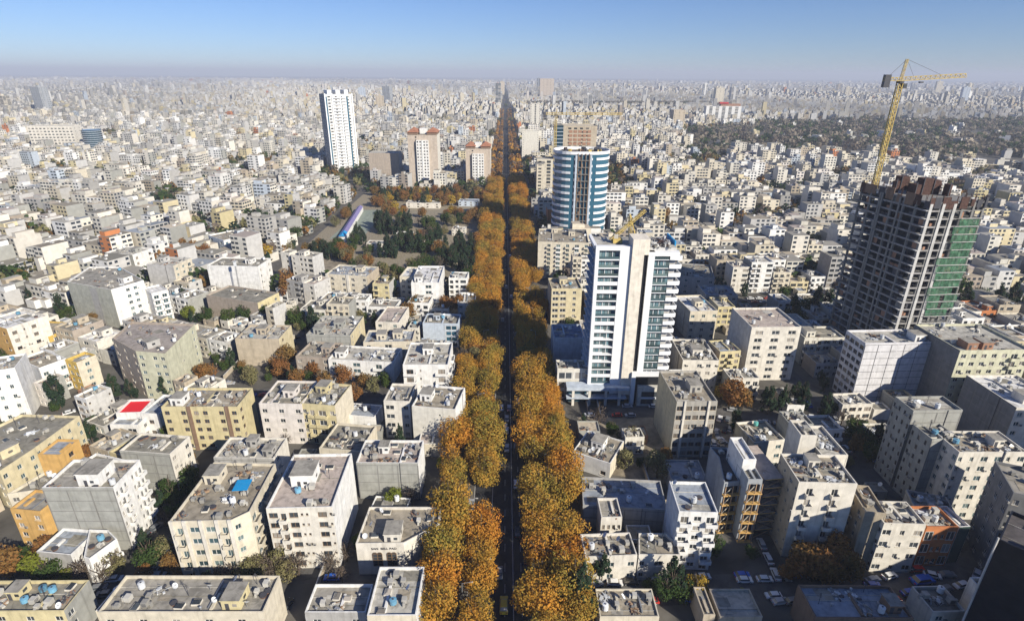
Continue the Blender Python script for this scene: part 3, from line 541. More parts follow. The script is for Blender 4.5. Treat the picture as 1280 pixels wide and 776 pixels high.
 ('white plastered box on top between the two brick shells', 'the white plastered box', [(65.8, 132.8), (69.5, 132.8), (69.4, 143.6), (65.7, 143.5)], 24, 7, 'white', 'white', 'white', ['', '', '', ''], {'items': 0, 'n_hut': 0}),
 ('tall cream apartment tower with deep stacked balcony bays and a long left wall', 'the cream tower with stacked bays', [(76.3, 122.0), (91.5, 121.4), (92.0, 133.8), (76.8, 134.4)], 25, 7, 'ivory', 'tanwall', 'taupe', ['.b..b..', 'wwww', '', 's.s.s.s'], {'items': 12, 'n_hut': 1}),  # brownish side colour holds the shade of the left wall
 ('tall blank white-fronted lift tower with a roof hole behind the stacked-bay tower', 'the blank white lift tower', [(84.2, 139.0), (88.9, 138.8), (89.2, 146.8), (84.4, 147.0)], 28, 8, 'ivory', 'ivory', 'grey', ['', '', '', ''], {'items': 1, 'n_hut': 0}),
 ('rear wing with a plain grey roof and dark right parapet behind the lift tower', 'the plain-roofed rear wing', [(89.1, 135.1), (96.7, 135.1), (96.7, 150.0), (89.0, 149.9)], 24, 7, 'ivory', 'cement', 'greylight', ['', '', '', ''], {'items': 4, 'n_hut': 0}),
 ('low L-shaped grey roof with a teal tank and water stain behind the brick shells', 'the roof with the teal tank', [(81.3, 159.2), (92.5, 161.0), (90.6, 172.9), (79.5, 171.1)], 11, 3, 'ivory', 'cement', 'taupe', ['w.w', '', '', ''], {'items': 5, 'n_hut': 0, 'tank': 'teal', 'n_tank': 1}),
 ('long grey-brown roof strip behind the lift tower with cooler boxes along its edge', 'the roof strip with cooler boxes', [(93.8, 162.7), (102.0, 162.8), (101.8, 170.8), (93.7, 170.7)], 16, 5, 'cement', 'cement', 'grey', ['', 'w.w', '', ''], {'items': 8, 'n_hut': 0}),
 ('white four-storey house with a curved rooftop pipe and a cream left side', 'the white house with the curved roof pipe', [(98.1, 116.9), (108.9, 116.5), (109.2, 125.2), (98.4, 125.6)], 16, 4, 'ivory', 'ivory', 'greylight', ['W.w.W', '', '', 'w.w.w'], {'items': 8, 'hut': 'white'}),
 ('tan wing with a long windowed left wall behind the curved-pipe house', 'the tan wing', [(93.8, 118.9), (99.0, 118.2), (100.6, 129.2), (95.4, 130.0)], 18, 5, 'tanwall', 'tanwall', 'taupe', ['', '', '', 'w.w.w.'], {'items': 3, 'n_hut': 0}),
 ('small orange-brown framed shop house with white striped bays', 'the orange-framed shop house', [(111.6, 118.9), (120.1, 119.0), (120.0, 127.0), (111.6, 126.9)], 13, 3, 'brickorange', 'brickorange', 'greylight', ['GwwG', '', '', ''], {'items': 3, 'n_hut': 0}),
 ('dark green glass-fronted annex with a white slanting edge', 'the dark green annex', [(121.3, 119.9), (124.5, 120.2), (123.7, 128.2), (120.5, 127.9)], 12, 3, 'darkgreen', 'white', 'greylight', ['', '', '', ''], {'items': 1, 'n_hut': 0}),
 ('wide low grey building with rooftop vents between the shop house and the walled villas', 'the wide low vented building', [(116.1, 129.8), (126.0, 126.7), (128.4, 134.3), (118.5, 137.4)], 10, 3, 'grey', 'grey', 'greylight', ['', 'w.', '', ''], {'items': 5, 'n_hut': 0}),
 ('long cream block with a sunken grey roof terrace and windowed left wall', 'the block with the sunken roof terrace', [(125.6, 152.4), (141.5, 153.1), (141.1, 161.6), (125.2, 161.0)], 28, 8, 'cement', 'cement', 'grey', ['..', 'w', '', 'w.w.w.w'], {'items': 4, 'n_hut': 0}),
 ('wide cream apartment slab with tiled blue rooftop clutter on the right side', 'the wide cream slab on the right', [(129.8, 136.8), (149.8, 137.0), (149.7, 147.7), (129.7, 147.5)], 24, 7, 'ivory', 'ivory', 'taupe', ['w.w.W.W|w.W', '', '', 'w.w.w'], {'items': 14, 'n_hut': 1}),
 ('connecting wing with a narrow grey roof between the terrace block and the cream slab', 'the connecting wing', [(126.2, 143.0), (134.9, 143.8), (134.3, 151.7), (125.6, 151.0)], 24, 7, 'cement', 'cement', 'tar', ['', '', '', 'w.w.w.'], {'items': 3, 'n_hut': 0}),
 ('white gridded-panel block with a blue tarpaulin corner beside the construction tower', 'the white gridded-panel block', [(139.8, 203.0), (167.2, 204.6), (166.4, 217.0), (139.1, 215.5)], 27, 8, 'whitegrid', 'whitegrid', 'greylight', ['', '', '', 'WWWW'], {'items': 5, 'hut': 'white', 'grid': 1}),
 ('long grey-walled block with a pale yellow-green front and brick rooftop huts', 'the pale green-fronted block', [(167.5, 190.9), (195.3, 192.1), (194.3, 216.3), (166.4, 215.1)], 30, 9, 'creamgreen', 'greydark', 'greylight', ['wwwwwbw', '', '', ''], {'items': 10, 'hut': 'brick', 'n_hut': 2}),
 ('dark grey windowless slab at the right edge with a white roof rim', 'the dark windowless slab', [(169.5, 164.2), (188.4, 164.5), (188.2, 187.0), (169.2, 186.7)], 22, 6, 'ivory', 'greydark', 'white', ['w.w.w', '', '', ''], {'items': 8, 'n_hut': 1}),
 ('black glass tower with a pale steel corner post in the bottom right corner', 'the black glass tower', [(103.4, 93.0), (114.1, 81.2), (123.8, 89.8), (113.1, 101.7)], 34, 9, 'black', 'black', 'darkroof', ['', '', '', ''], {'items': 2, 'n_hut': 0, 'steel': 1, 'radial': 1}),
 ('dark grey building with a narrow lit roof at the right edge above the glass tower', 'the dark grey right-edge building', [(128.9, 117.2), (138.8, 113.1), (144.1, 126.2), (134.3, 130.2)], 26, 7, 'greydark', 'greydark', 'grey', ['w.w.w', '', '', 'w.w.w'], {'items': 2, 'n_hut': 0}),
 ('low brown-walled building with shaded blue roofs at the bottom right', 'the brown-walled shaded building', [(70.5, 94.3), (93.1, 94.3), (93.1, 103.4), (70.6, 103.5)], 9, 2, 'brown', 'brown', 'greyblue', ['', '', '', ''], {'items': 5, 'n_hut': 1}),  # blue-grey roof colour holds the tint of shade
 ('low tan-roofed pavilion with rounded parapet at the bottom edge right of the street', 'the rounded-parapet pavilion', [(49.8, 97.1), (60.0, 97.2), (59.9, 105.2), (49.8, 105.1)], 6, 1, 'tan', 'tan', 'tanroof', ['', '', '', ''], {'items': 0, 'n_hut': 0}),
 ('narrow ridge-like tan roof pair beside the rounded-parapet pavilion', 'the ridge-like tan roofs', [(46.1, 97.6), (48.9, 97.6), (48.8, 105.6), (46.0, 105.6)], 6, 1, 'tan', 'tan', 'tar', ['', '', '', ''], {'items': 0, 'n_hut': 0}),
 ('low flat tan-roofed house between two dark pines at the bottom edge', 'the house between the dark pines', [(21.3, 96.9), (35.4, 97.0), (35.4, 105.0), (21.3, 104.9)], 6, 1, 'cream', 'cream', 'taupe', ['', '', '', ''], {'items': 5, 'n_hut': 0}),
 ('two-storey cream house with a wide flat brown roof beside the right tree row', 'the wide brown-roofed house', [(19.6, 112.7), (33.3, 113.5), (32.8, 121.5), (19.1, 120.7)], 8, 2, 'ivory', 'ivory', 'taupe', ['w.w.w', '', '', ''], {'items': 7, 'n_hut': 0}),
 ('two-storey cream house with a grey chamfered roof and a white garage door', 'the chamfered grey-roofed house', [(33.7, 113.6), (44.6, 113.6), (45.0, 117.2), (42.7, 121.2), (35.2, 121.2)], 8, 2, 'ivory', 'cement', 'tar', ['w.W.w', '', '', '', ''], {'items': 5, 'n_hut': 0}),
 ('small cream roof pavilion with five little arches above the brown-roofed house', 'the pavilion with little arches', [(25.6, 126.1), (31.5, 126.2), (31.4, 134.2), (25.5, 134.1)], 9, 2, 'ivory', 'cream', 'grey', ['wwww', '', '', ''], {'items': 1, 'n_hut': 0}),
 ('white five-storey house with staggered balconies and a dark shaded roof', 'the staggered-balcony house', [(44.0, 117.4), (54.1, 117.0), (54.6, 129.2), (44.5, 129.5)], 19, 6, 'white', 'bluewhite', 'greyblue', ['bwb', '', '', ''], {'items': 3, 'n_hut': 0, 'stagger': 1}),
 ('wide low warehouse with a shaded blue-grey roof below the grey office', 'the wide shaded warehouse', [(21.3, 133.2), (45.8, 131.4), (46.8, 144.4), (22.3, 146.2)], 7, 2, 'grey', 'grey', 'greyblue', ['', '', '', ''], {'items': 6, 'n_hut': 0}),  # shade is put into the bluish roof colour
 ('low patched tan roofs with white awnings beside the right tree row', 'the patched tan roofs', [(21.0, 160.9), (32.9, 154.5), (39.6, 167.1), (27.7, 173.5)], 6, 1, 'white', 'cream', 'taupe', ['w.w', '', '', ''], {'items': 8, 'n_hut': 1}),
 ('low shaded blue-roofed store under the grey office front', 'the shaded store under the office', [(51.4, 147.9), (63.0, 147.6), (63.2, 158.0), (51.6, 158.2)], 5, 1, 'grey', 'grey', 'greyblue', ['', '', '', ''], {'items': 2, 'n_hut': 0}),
 ('white-roofed four-storey cream house with dark square windows behind the office', 'the white-roofed cream house', [(89.6, 263.8), (103.8, 265.2), (101.7, 287.2), (87.5, 285.9)], 15, 4, 'cream', 'cement', 'white', ['w.w.w', '', '', ''], {'items': 2, 'n_hut': 1}),
 ('tall white block with a blank grey left wall and dark balcony bands', 'the white block with dark balcony bands', [(102.7, 222.3), (124.2, 223.0), (123.5, 245.0), (102.0, 244.3)], 25, 7, 'ivory', 'greylight', 'pink', ['WWW', '', '', ''], {'items': 6, 'n_hut': 0}),
 ('tan low apartment house with satellite dishes on a dark roof', 'the dark roof with satellite dishes', [(71.9, 212.7), (86.9, 212.5), (87.3, 233.1), (72.3, 233.4)], 14, 4, 'ivory', 'tanwall', 'tar', ['s.wws', '', '', ''], {'items': 12, 'n_hut': 1}),
 ('yellow five-storey house with a blind grey side and white lower balconies', 'the yellow house behind the office', [(89.4, 218.7), (98.8, 220.0), (97.3, 231.1), (87.9, 229.8)], 15, 5, 'yellow', 'tanwall', 'greyblue', ['wbw', '', '', ''], {'items': 2, 'n_hut': 0}),
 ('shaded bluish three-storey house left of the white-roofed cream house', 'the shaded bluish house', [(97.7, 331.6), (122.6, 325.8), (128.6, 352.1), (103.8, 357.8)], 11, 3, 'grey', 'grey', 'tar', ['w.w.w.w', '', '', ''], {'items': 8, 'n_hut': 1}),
 ('shaded long grey house behind the white block with balcony bands', 'the shaded long grey house', [(109.6, 300.4), (127.5, 300.0), (127.8, 316.7), (109.9, 317.0)], 10, 3, 'grey', 'grey', 'greyblue', ['w.w.w', '', '', ''], {'items': 4, 'n_hut': 1}),  # roof coloured bluish to imitate its shade
 ('cream ten-storey block with stacked white semicircular balconies left of the white tower', 'the stacked-balcony cream block', [(16.7, 358.7), (49.5, 356.6), (51.7, 390.5), (18.8, 392.6)], 24, 8, 'cream', 'tan', 'taupe', ['..b.Y.b.Y.b', '', '', ''], {'items': 12, 'n_hut': 2}),
 ('yellow-brown office with black window strips beneath the stacked-balcony block', 'the yellow-brown office', [(20.9, 281.7), (37.0, 282.6), (36.1, 299.7), (19.9, 298.8)], 20, 6, 'creamyellow', 'tan', 'taupe', ['WW.w.', '', '', ''], {'items': 4, 'n_hut': 1}),
 ('plain shaded grey podium beside the foot of the yellow-brown office', 'the shaded podium', [(19.4, 236.2), (33.3, 236.4), (33.1, 251.7), (19.1, 251.5)], 13, 3, 'bluewhite', 'bluewhite', 'tarshade', ['', '', '', ''], {'items': 3, 'n_hut': 0}),  # bluish wall and roof colours imitate the shade on the podium
 ('cream stone podium with open bays at the foot of the white tower', 'the cream stone podium', [(18.8, 206.3), (32.1, 206.5), (32.0, 214.5), (18.7, 214.3)], 13, 3, 'creampale', 'creampale', 'grey', ['GG', '', '', 'G'], {'items': 4, 'n_hut': 0}),
]

hero_roots = []
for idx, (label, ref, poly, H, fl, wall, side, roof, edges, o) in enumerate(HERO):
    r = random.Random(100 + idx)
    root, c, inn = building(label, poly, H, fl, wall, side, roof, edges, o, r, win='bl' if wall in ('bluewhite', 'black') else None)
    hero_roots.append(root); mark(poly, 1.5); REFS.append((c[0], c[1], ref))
    p0, p1 = Vector(poly[0]), Vector(poly[1]); d = (p1 - p0); L = d.length; d.normalize(); nn = Vector((d.y, -d.x)); th = math.atan2(d.y, d.x)
    def at(u, z, dep): q = p0 + d * u + nn * dep; return (q.x - c[0], q.y - c[1], z)
    if o.get('grid'):      # stone panels standing proud of dark joints
        nx, nz = 5, 9; pw, ph = L / nx, H / nz; me = MB(); me.box(-.5, .5, -.12, 0, 0, 1, 'wall_whitegrid'); me = me.mesh('panel')
        bk = MB(); bk.hexa([at(0, 0, .06), at(L, 0, .06), at(L, 0, .003), at(0, 0, .003)], [at(0, H, .06), at(L, H, .06), at(L, H, .003), at(0, H, .003)], 'metal_dark'); bk.build('backing', root)
        for i in range(nx):
            for j in range(nz): ob('panel', me, root, at((i + .5) * pw, j * ph + .12, .065), th, (pw - .28, 1, ph - .24))
    if o.get('panels'):
        nx, nz = 6, 4; pw, ph = L / nx, H / nz; me = MB(); me.box(-.5, .5, -.1, 0, 0, 1, 'wall_greygreen'); me2 = MB(); me2.box(-.5, .5, -.1, 0, 0, 1, 'wall_grey'); ms = (me.mesh('panel'), me2.mesh('panel'))
        for i in range(nx):
            for j in range(nz): ob('panel', ms[i in (3,)], root, at((i + .5) * pw, j * ph + .06, .004), th, (pw - .12, 1, ph - .12))
    if o.get('bluesheet'):
        b = MB(); q = rect(3, 2, 4, 4.6, .1); b.prism(q, 0, .08, 'blue_sheet'); ob('tarpaulin', b.mesh('tarpaulin'), root, (0, 0, H + 2.2)); b2 = MB()
        for x, y in q: b2.bar((x * .95, y * .95, H), (x * .95, y * .95, H + 2.2), .05, 'metal_dark')
        b2.build('canopy_frame', root)
    if o.get('arched'):
        for u in (L * .38, L * .48, L * .68, L * .78):
            b = MB(); ww, h0, h1 = .6, 3.2, 7.2; pts = [(-ww, h0), (ww, h0), (ww, h1)] + [(ww * math.cos(a), h1 + ww * math.sin(a)) for a in (.6, 1.2, 1.95, 2.55)] + [(-ww, h1)]
            f = [at(u + x, z, .14) for x, z in pts]; b.poly(f, 'glass'); 
            for i in range(len(pts)):
                a0, a1 = pts[i], pts[(i + 1) % len(pts)]; b.bar(at(u + a0[0], a0[1], .16), at(u + a1[0], a1[1], .16), .07, 'frame_brown')
            for z in (4.2, 5.2, 6.2, 7.2): b.bar(at(u - ww, z, .17), at(u + ww, z, .17), .04, 'frame_brown')
            b.build('arched_window', root)
        cu = bpy.data.curves.new('sign_lettering', 'FONT'); cu.body = 'SAN  BELL PAD'; cu.size = 1.0; cu.extrude = .05; cu.align_x = 'CENTER'; cu.materials.append(MATS['metal_dark'])
        tmp = bpy.data.objects.new('tmp', cu); COL.objects.link(tmp); bpy.context.view_layer.update(); lm = bpy.data.meshes.new_from_object(tmp.evaluated_get(bpy.context.evaluated_depsgraph_get())); bpy.data.objects.remove(tmp)
        t_ = bpy.data.objects.new('sign_lettering', lm); COL.objects.link(t_); t_.parent = root; t_.location = at(L * .58, 8.7, .08); t_.rotation_euler = (R(90), 0, th)
    if o.get('ledges'):
        for k in range(fl):
            z = k * H / fl; b = MB(); b.hexa([at(-.1, z, 1.1), at(L + .1, z, 1.1), at(L + .1, z, .01), at(-.1, z, .01)], [at(-.1, z + .3, 1.1), at(L + .1, z + .3, 1.1), at(L + .1, z + .3, .01), at(-.1, z + .3, .01)], 'wall_orange'); b.build('floor_edge', root)
            b = MB(); b.hexa([at(.4, z + .31, .06), at(L - .4, z + .31, .06), at(L - .4, z + .31, .01), at(.4, z + .31, .01)], [at(.4, z + 2.7, .06), at(L - .4, z + 2.7, .06), at(L - .4, z + 2.7, .01), at(.4, z + 2.7, .01)], 'wall_black')  # black panel paints the shade of an open bay onto the wall
            for u in (0.1, L * .5, L - .3): b.hexa([at(u, z + .31, 1.0), at(u + .2, z + .31, 1.0), at(u + .2, z + .31, .8), at(u, z + .31, .8)], [at(u, z + H / fl - .02, 1.0), at(u + .2, z + H / fl - .02, 1.0), at(u + .2, z + H / fl - .02, .8), at(u, z + H / fl - .02, .8)], 'timber')
            b.bar(at(L * .1, z + .4, .6), at(L * .45, z + 2.6, .6), .09, 'wall_cream'); b.build('painted_shade_bay', root)
    if o.get('steel'):
        b = MB()
        for k in range(6): b.bar(at(L * .55 + k * .25, 12 + k * 3.2, .3), at(L * .75 + k * .25, 13.6 + k * 3.2, .3), .1, 'metal_dark'); b.bar(at(L * .75 + k * .25, 13.6 + k * 3.2, .3), at(L * .55 + (k + 1) * .25, 15.2 + k * 3.2, .3), .1, 'metal_dark')
        b.build('steel_truss', root); b = MB(); b.bar(at(-.15, 0, .15), at(-.15, H + 1.2, .15), .15, 'wall_greylight'); b.build('corner_post', root)
    if o.get('frame'):
        b = MB()
        for k in range(1, 8):
            z = k * 3.0; q = grow(poly, .9); b.prism([(x - c[0], y - c[1]) for x, y in q], z - .3, z, 'wall_orange', 'roof_pink')
            b2 = MB()
            for i in range(4):
                a0, a1 = q[i], q[(i + 1) % 4]; b2.bar((a0[0] - c[0], a0[1] - c[1], z - 3), (a1[0] - c[0], a1[1] - c[1], z), .09, 'timber'); b2.bar((a1[0] - c[0], a1[1] - c[1], z - 3), (a0[0] - c[0], a0[1] - c[1], z), .07, 'rust')
                b2.bar((a0[0] - c[0], a0[1] - c[1], z - 3), (a0[0] - c[0], a0[1] - c[1], z), .14, 'metal_dark')
            b2.build('scaffold_bay', root)
        b.build('floor_edge', root)

# ---------------------------------------------------------------- the tall towers
def local_tower(name, label, cat, ax, ay, th):
    root = empty(name, ax, ay, 0, th); tag(root, label, cat); return root
# white residential tower in the centre
T = local_tower('residential_tower', 'slender white tower with a cream central pier, teal glass and stacked balconies', 'tower', 31.2, 204.0, R(.5)); T.scale = (1.11, 1, 1)
W_, D_, H_ = 28.0, 17.0, 66.5; FH = 3.3
mark([(20, 188), (66, 188), (66, 224), (20, 224)], 0); REFS.append((46, 212, 'the white tower'))
b = MB(); b.box(.4, W_ - .6, 1.6, D_, 0, H_ - 1, 'wall_greylight', 'roof_greylight'); b.build('core_wall', T)
b = MB(); b.box(8.0, 11.9, -.6, 1.59, 4, H_, 'white_paint'); b.box(17.6, 19.8, -.6, 1.59, 12, H_ - 2, 'white_paint'); b.build('white_pier', T)
b = MB(); b.box(11.9, 15.9, -1.5, 4, 4, H_ + 3, 'wall_pier'); b.box(15.9, 17.6, -1.2, 4, H_ - 3, H_ + 3, 'wall_pier'); b.box(11.9, 17.6, 4, 7, H_ - 1, H_ + 3, 'wall_pier'); b.build('central_pier', T)
b = MB(); b.box(15.9, 17.6, .2, 1.59, 10, H_ - 3, 'wall_black'); b.build('dark_glass_strip', T)
b = MB(); b.box(-.2, 1.0, -.6, 1.5, 4, H_, 'white_paint'); b.box(-.2, 11.9, -.61, 1.6, H_ - 1.5, H_ + .01, 'white_paint'); b.box(17.61, W_, -.8, 1.59, H_ - 3.6, H_ - 2, 'white_paint')
b.box(-.6, .39, 1.6, D_, H_ - 1.3, H_, 'white_paint'); b.build('frame_wall', T)
nF = 19
for k in range(nF):
    z = 5.5 + k * FH
    if z + FH > H_: break
    g = MB()
    for x0 in np.arange(1.0, 7.2, 1.16): g.poly([(x0 + .05, 1.0, z + .1), (x0 + 1.1, 1.0, z + .1), (x0 + 1.1, 1.0, z + FH - .5), (x0 + .05, 1.0, z + FH - .5)], 'glass_tower')
    for x0 in ((1.0, 3.3, 5.6) if g is not None and len(g.f) > 5 else (21.4, 23.2)): g.box(x0 + .02, x0 + .2, .8, .95, z, z + FH - .5, 'white_paint')
    g.build('window', T)
    g = MB()
    for x0 in np.arange(19.85, 24.6, 1.1): g.poly([(x0 + .05, .9, z + .1), (x0 + 1.05, .9, z + .1), (x0 + 1.05, .9, z + FH - .5), (x0 + .05, .9, z + FH - .5)], 'glass_tower')
    for x0 in ((1.0, 3.3, 5.6) if g is not None and len(g.f) > 5 else (21.4, 23.2)): g.box(x0 + .02, x0 + .2, .8, .95, z, z + FH - .5, 'white_paint')
    g.build('window', T)
    thick = k in (0, 2, 4, 5, 6, 7, 8, 9, 11, 13, 14)
    s = MB(); s.box(1.0, 7.99, -.5, 1.4, z - .5, z, 'white_paint')
    if thick: s.box(1.0, 4.4 if k in (4, 5, 6, 7, 8) else 7.99, -.5, -.35, z, z + 1.0, 'white_paint')
    else: s.box(1.0, 7.99, -.5, -.42, z, z + 1.0, 'glass_teal')
    s.build('balcony', T)
    s = MB(); s.box(19.81, W_ + 1.0, -.6, 1.5, z - .3, z, 'white_paint'); s.box(19.81, 24.8, -.6, -.5, z, z + .95, 'glass_teal')
    s.hexa([(24.9, -.9, z), (W_ + 1.2, -.3, z), (W_ + 1.2, -.1, z), (24.9, -.7, z)], [(24.9, -.9, z + 1.3), (W_ + 1.2, -.3, z + 1.3), (W_ + 1.2, -.1, z + 1.3), (24.9, -.7, z + 1.3)], 'white_paint')
    s.box(W_ + .9, W_ + 1.1, -.1, 4.5, z, z + 1.2, 'white_paint'); s.box(W_ - .59, W_ + 1.0, 1.51, 4.6, z - .3, z, 'white_paint'); s.build('balcony', T)
    s = MB(); s.box(-.9, .38, 1.7, D_ - .3, z - .3, z, 'wall_bluewhite')
    for yy in np.arange(2.2, D_ - 2, 3.1): s.poly([(.385, yy + 2.2, z + .4), (.385, yy, z + .4), (.385, yy, z + 2.6), (.385, yy + 2.2, z + 2.6)], 'glass')
    s.build('side_ledge', T)
b = MB(); b.box(15.5, 17, -2.6, -.9, 0, 13, 'white_paint'); b.box(27.2, 28.8, -2.6, -.9, 0, 13, 'white_paint'); b.box(15.5, 28.8, -2.6, -.9, 13, 14.6, 'white_paint'); b.box(17, 27.2, -1.2, 1.5, 0, 12.9, 'wall_black')  # black box stands in for the shade in the portal opening
b.box(18, 26.4, -3.6, -1.3, 0, 8.5, 'wall_creampale'); b.box(19.4, 25, -3.7, -3.61, 1, 6.6, 'glass'); b.box(19.2, 25.2, -4.1, -3.61, 3.5, 4.2, 'white_paint'); b.build('entrance_portal', T)
b = MB()
for x0 in (-6, 0, 6, 11): b.box(x0, x0 + .9, -3.5, -2.6, 0, 7, 'wall_creampale')
b.box(-8, 15, -3.6, 1.5, 7.0, 8.4, 'wall_bluewhite'); b.box(-8, 14, -.5, 1.4, .2, 6.9, 'glass_blue'); b.box(-8, 14, -4, -.6, 3.4, 3.8, 'wall_bluewhite'); b.build('podium_colonnade', T)
b = MB(); r = random.Random(5)
for _ in range(46): x, y = r.uniform(18.6, 26), r.uniform(1, 14); b.prism(rect(x, y, r.uniform(.3, 2.2), r.uniform(.2, .9), r.uniform(0, 3)), H_ - 1, H_ - 1 + r.uniform(.2, 1.4), r.choice(('metal', 'cooler', 'wall_grey', 'tank_white', 'frame_white')))
for _ in range(22): b.bar((r.uniform(18.6, 26), r.uniform(1, 14), H_ - .8), (r.uniform(18.6, 26), r.uniform(1, 14), H_ + r.uniform(.2, 1.4)), .08, r.choice(('metal', 'rust')))
b.build('roof_debris', T, kind='stuff')
b = MB(); b.box(W_ - .55, W_ - .1, 5, D_, H_ - 9, H_ + .6, 'blue_sheet'); b.build('blue_sheeting', T)

# ribbed blue-glass tower with rounded corners
def rounded(w_, d, rad, k=7):
    o = []
    for cx, cy, a0 in ((w_ / 2 - rad, -d / 2 + rad, -90), (w_ / 2 - rad, d / 2 - rad, 0), (-w_ / 2 + rad, d / 2 - rad, 90), (-w_ / 2 + rad, -d / 2 + rad, 180)):
        for i in range(k + 1): a = R(a0 + 90 * i / k); o.append((cx + rad * math.cos(a), cy + rad * math.sin(a)))
    return o
T = local_tower('round_glass_tower', 'blue glass tower with rounded ends and white ring bands on every floor', 'tower', 54, 462, 0)
REFS.append((54, 462, 'the ringed blue glass tower')); mark(rect(54, 462, 50, 40, 0), 1)
W2, D2, H2 = 44, 34, 69
full = rounded(W2 - 1, D2 - 1, 15)
b = MB(); b.prism([(x, y) for x, y in full], 0, H2, 'glass_blue', 'roof_tar'); b.build('glass_drum', T)
fh = 5.2
for k in range(13):
    z = k * fh + 2.4; q = rounded(W2, D2, 15.5); b = MB()
    for i in range(len(q)):
        a0, a1 = q[i], q[(i + 1) % len(q)]
        if abs(a0[0]) < 7 and abs(a1[0]) < 7: continue
        if a0[1] < -D2 / 2 + .5 and a1[1] < -D2 / 2 + .5:      # the straight front stretch leaves the notch open
            continue
        n0 = Vector(a0).normalized() * .45; n1 = Vector(a1).normalized() * .45
        b.hexa([(a0[0], a0[1], z), (a1[0], a1[1], z), (a1[0] - n1.x, a1[1] - n1.y, z), (a0[0] - n0.x, a0[1] - n0.y, z)], [(a0[0], a0[1], z + 1.75), (a1[0], a1[1], z + 1.75), (a1[0] - n1.x, a1[1] - n1.y, z + 1.75), (a0[0] - n0.x, a0[1] - n0.y, z + 1.75)], 'white_paint')
    for s in (-1, 1):
        x0, x1 = sorted((s * 5.2, s * (W2 / 2 - 15))); b.box(x0, x1, -D2 / 2 - .02, -D2 / 2 + .48, z, z + 1.75, 'white_paint')
    b.build('ring_band', T)
    if k == 0:
        for s in (-1, 1): b = MB(); x0, x1 = sorted((s * 4.9, s * 6.3)); b.box(x0, x1, -D2 / 2 - .6, -D2 / 2 + .4, 0, H2 - .5, 'wall_bluewhite'); b.build('notch_pilaster', T)
    b = MB(); b.box(-4.6, 4.6, -D2 / 2 - 1.2, -D2 / 2 + .4, z - .2, z + .2, 'concrete')
    for x in (-4.4, -1.6, 1.4, 4.1): b.box(x, x + .35, -D2 / 2 - 1.1, -D2 / 2 + .35, z + .2, z + fh - .21, 'timber' if (k * 3 + int(x)) % 3 else 'wall_cream')
    b.box(-3.8 + (k % 3), -2.6 + (k % 3), -D2 / 2 - .9, -D2 / 2 + .3, z + .2, z + 2.6, 'wall_brown'); b.build('notch_floor', T)
b = MB(); q = rounded(W2, D2, 15.5)
for i in range(len(q)):
    a0, a1 = q[i], q[(i + 1) % len(q)]; b.hexa([(a0[0], a0[1], H2), (a1[0], a1[1], H2), (a1[0] * .97, a1[1] * .97, H2), (a0[0] * .97, a0[1] * .97, H2)], [(a0[0], a0[1], H2 + 2.2), (a1[0], a1[1], H2 + 2.2), (a1[0] * .97, a1[1] * .97, H2 + 2.2), (a0[0] * .97, a0[1] * .97, H2 + 2.2)], 'white_paint')
b.build('crown_ring', T)
b = MB(); r = random.Random(3)
for _ in range(40): x, y = r.uniform(-15, 15), r.uniform(-10, 10); b.prism(rect(x, y, r.uniform(1, 4), r.uniform(.5, 3), r.uniform(0, 3)), H2, H2 + r.uniform(.5, 3), r.choice(('rust', 'metal_dark', 'timber', 'concrete', 'crane_yellow')))
b.build('roof_works', T, kind='stuff')

def plain_tower(name, label, ref, x, y, w_, d, H, th, fl, wall, side, front, right, left='', extra=None):
    T = empty(name, x, y, 0, th); tag(T, label, 'tower'); REFS.append((x, y, ref)); mark(rect(x, y, w_ + 4, d + 4, th), 1)
    P = rect(0, 0, w_, d, 0); b = MB(); j = MB()
    for i, e in enumerate((front, right, '', left)): facade(b, P[i], P[(i + 1) % 4], 0, H + 1, e, fl, H, 'wall_' + (wall if i == 0 else side), T, (0, 0), 'w', j)
    b.box(-w_ / 2 + .02, w_ / 2 - .02, -d / 2 + .02, d / 2 - .02, H - .5, H, 'wall_' + wall, 'roof_greylight'); b.build('wall', T)
    j.build('window', T, kind='stuff'); return T
# white tower on the left
T = plain_tower('white_tower', 'tall bright white tower with a left side coloured as blue shade and rows of balconies', 'the tall white left tower', -238, 812, 36, 30, 99, R(30), 25, 'white', 'brickblue', '.W.BB.W.', '.w.w.', 'w.ww.w')  # blue-grey side colour imitates the shade on the left face
b = MB()
for s in (-13, -2, 9): b.box(s, s + 5, -12, 8, 99, 105, 'white_paint')
b.build('rooftop_cabin', T)
for x in (-16.8, -1.5 + 3.2, 10.2): b = MB(); b.box(x, x + 1.9, -15.3, -15.01, 0, 97, 'glass_blue'); b.build('glass_strip', T)
b = MB()
for x in (-18.3, -9, 1.5, 17.3): b.box(x, x + 1.4, -16.2, -15.01, 0, 101, 'white_paint')
b.build('white_pier', T)
for k in range(1, 25):
    b = MB(); b.box(-7.4, 1.3, -16.8, -15.02, k * 3.96 - .2, k * 3.96 + 1.0, 'white_paint'); b.box(3.2, 9.5, -16.4, -15.02, k * 3.96 - .2, k * 3.96 + .8, 'white_paint'); b.build('balcony', T)
def gable(b, x0, x1, y0, y1, z, h, m):
    cx, cy = (x0 + x1) / 2, (y0 + y1) / 2; q = [(x0, y0, z), (x1, y0, z), (x1, y1, z), (x0, y1, z)]
    for i in range(4): b.poly([q[i], q[(i + 1) % 4], (cx, cy, z + h)], m)
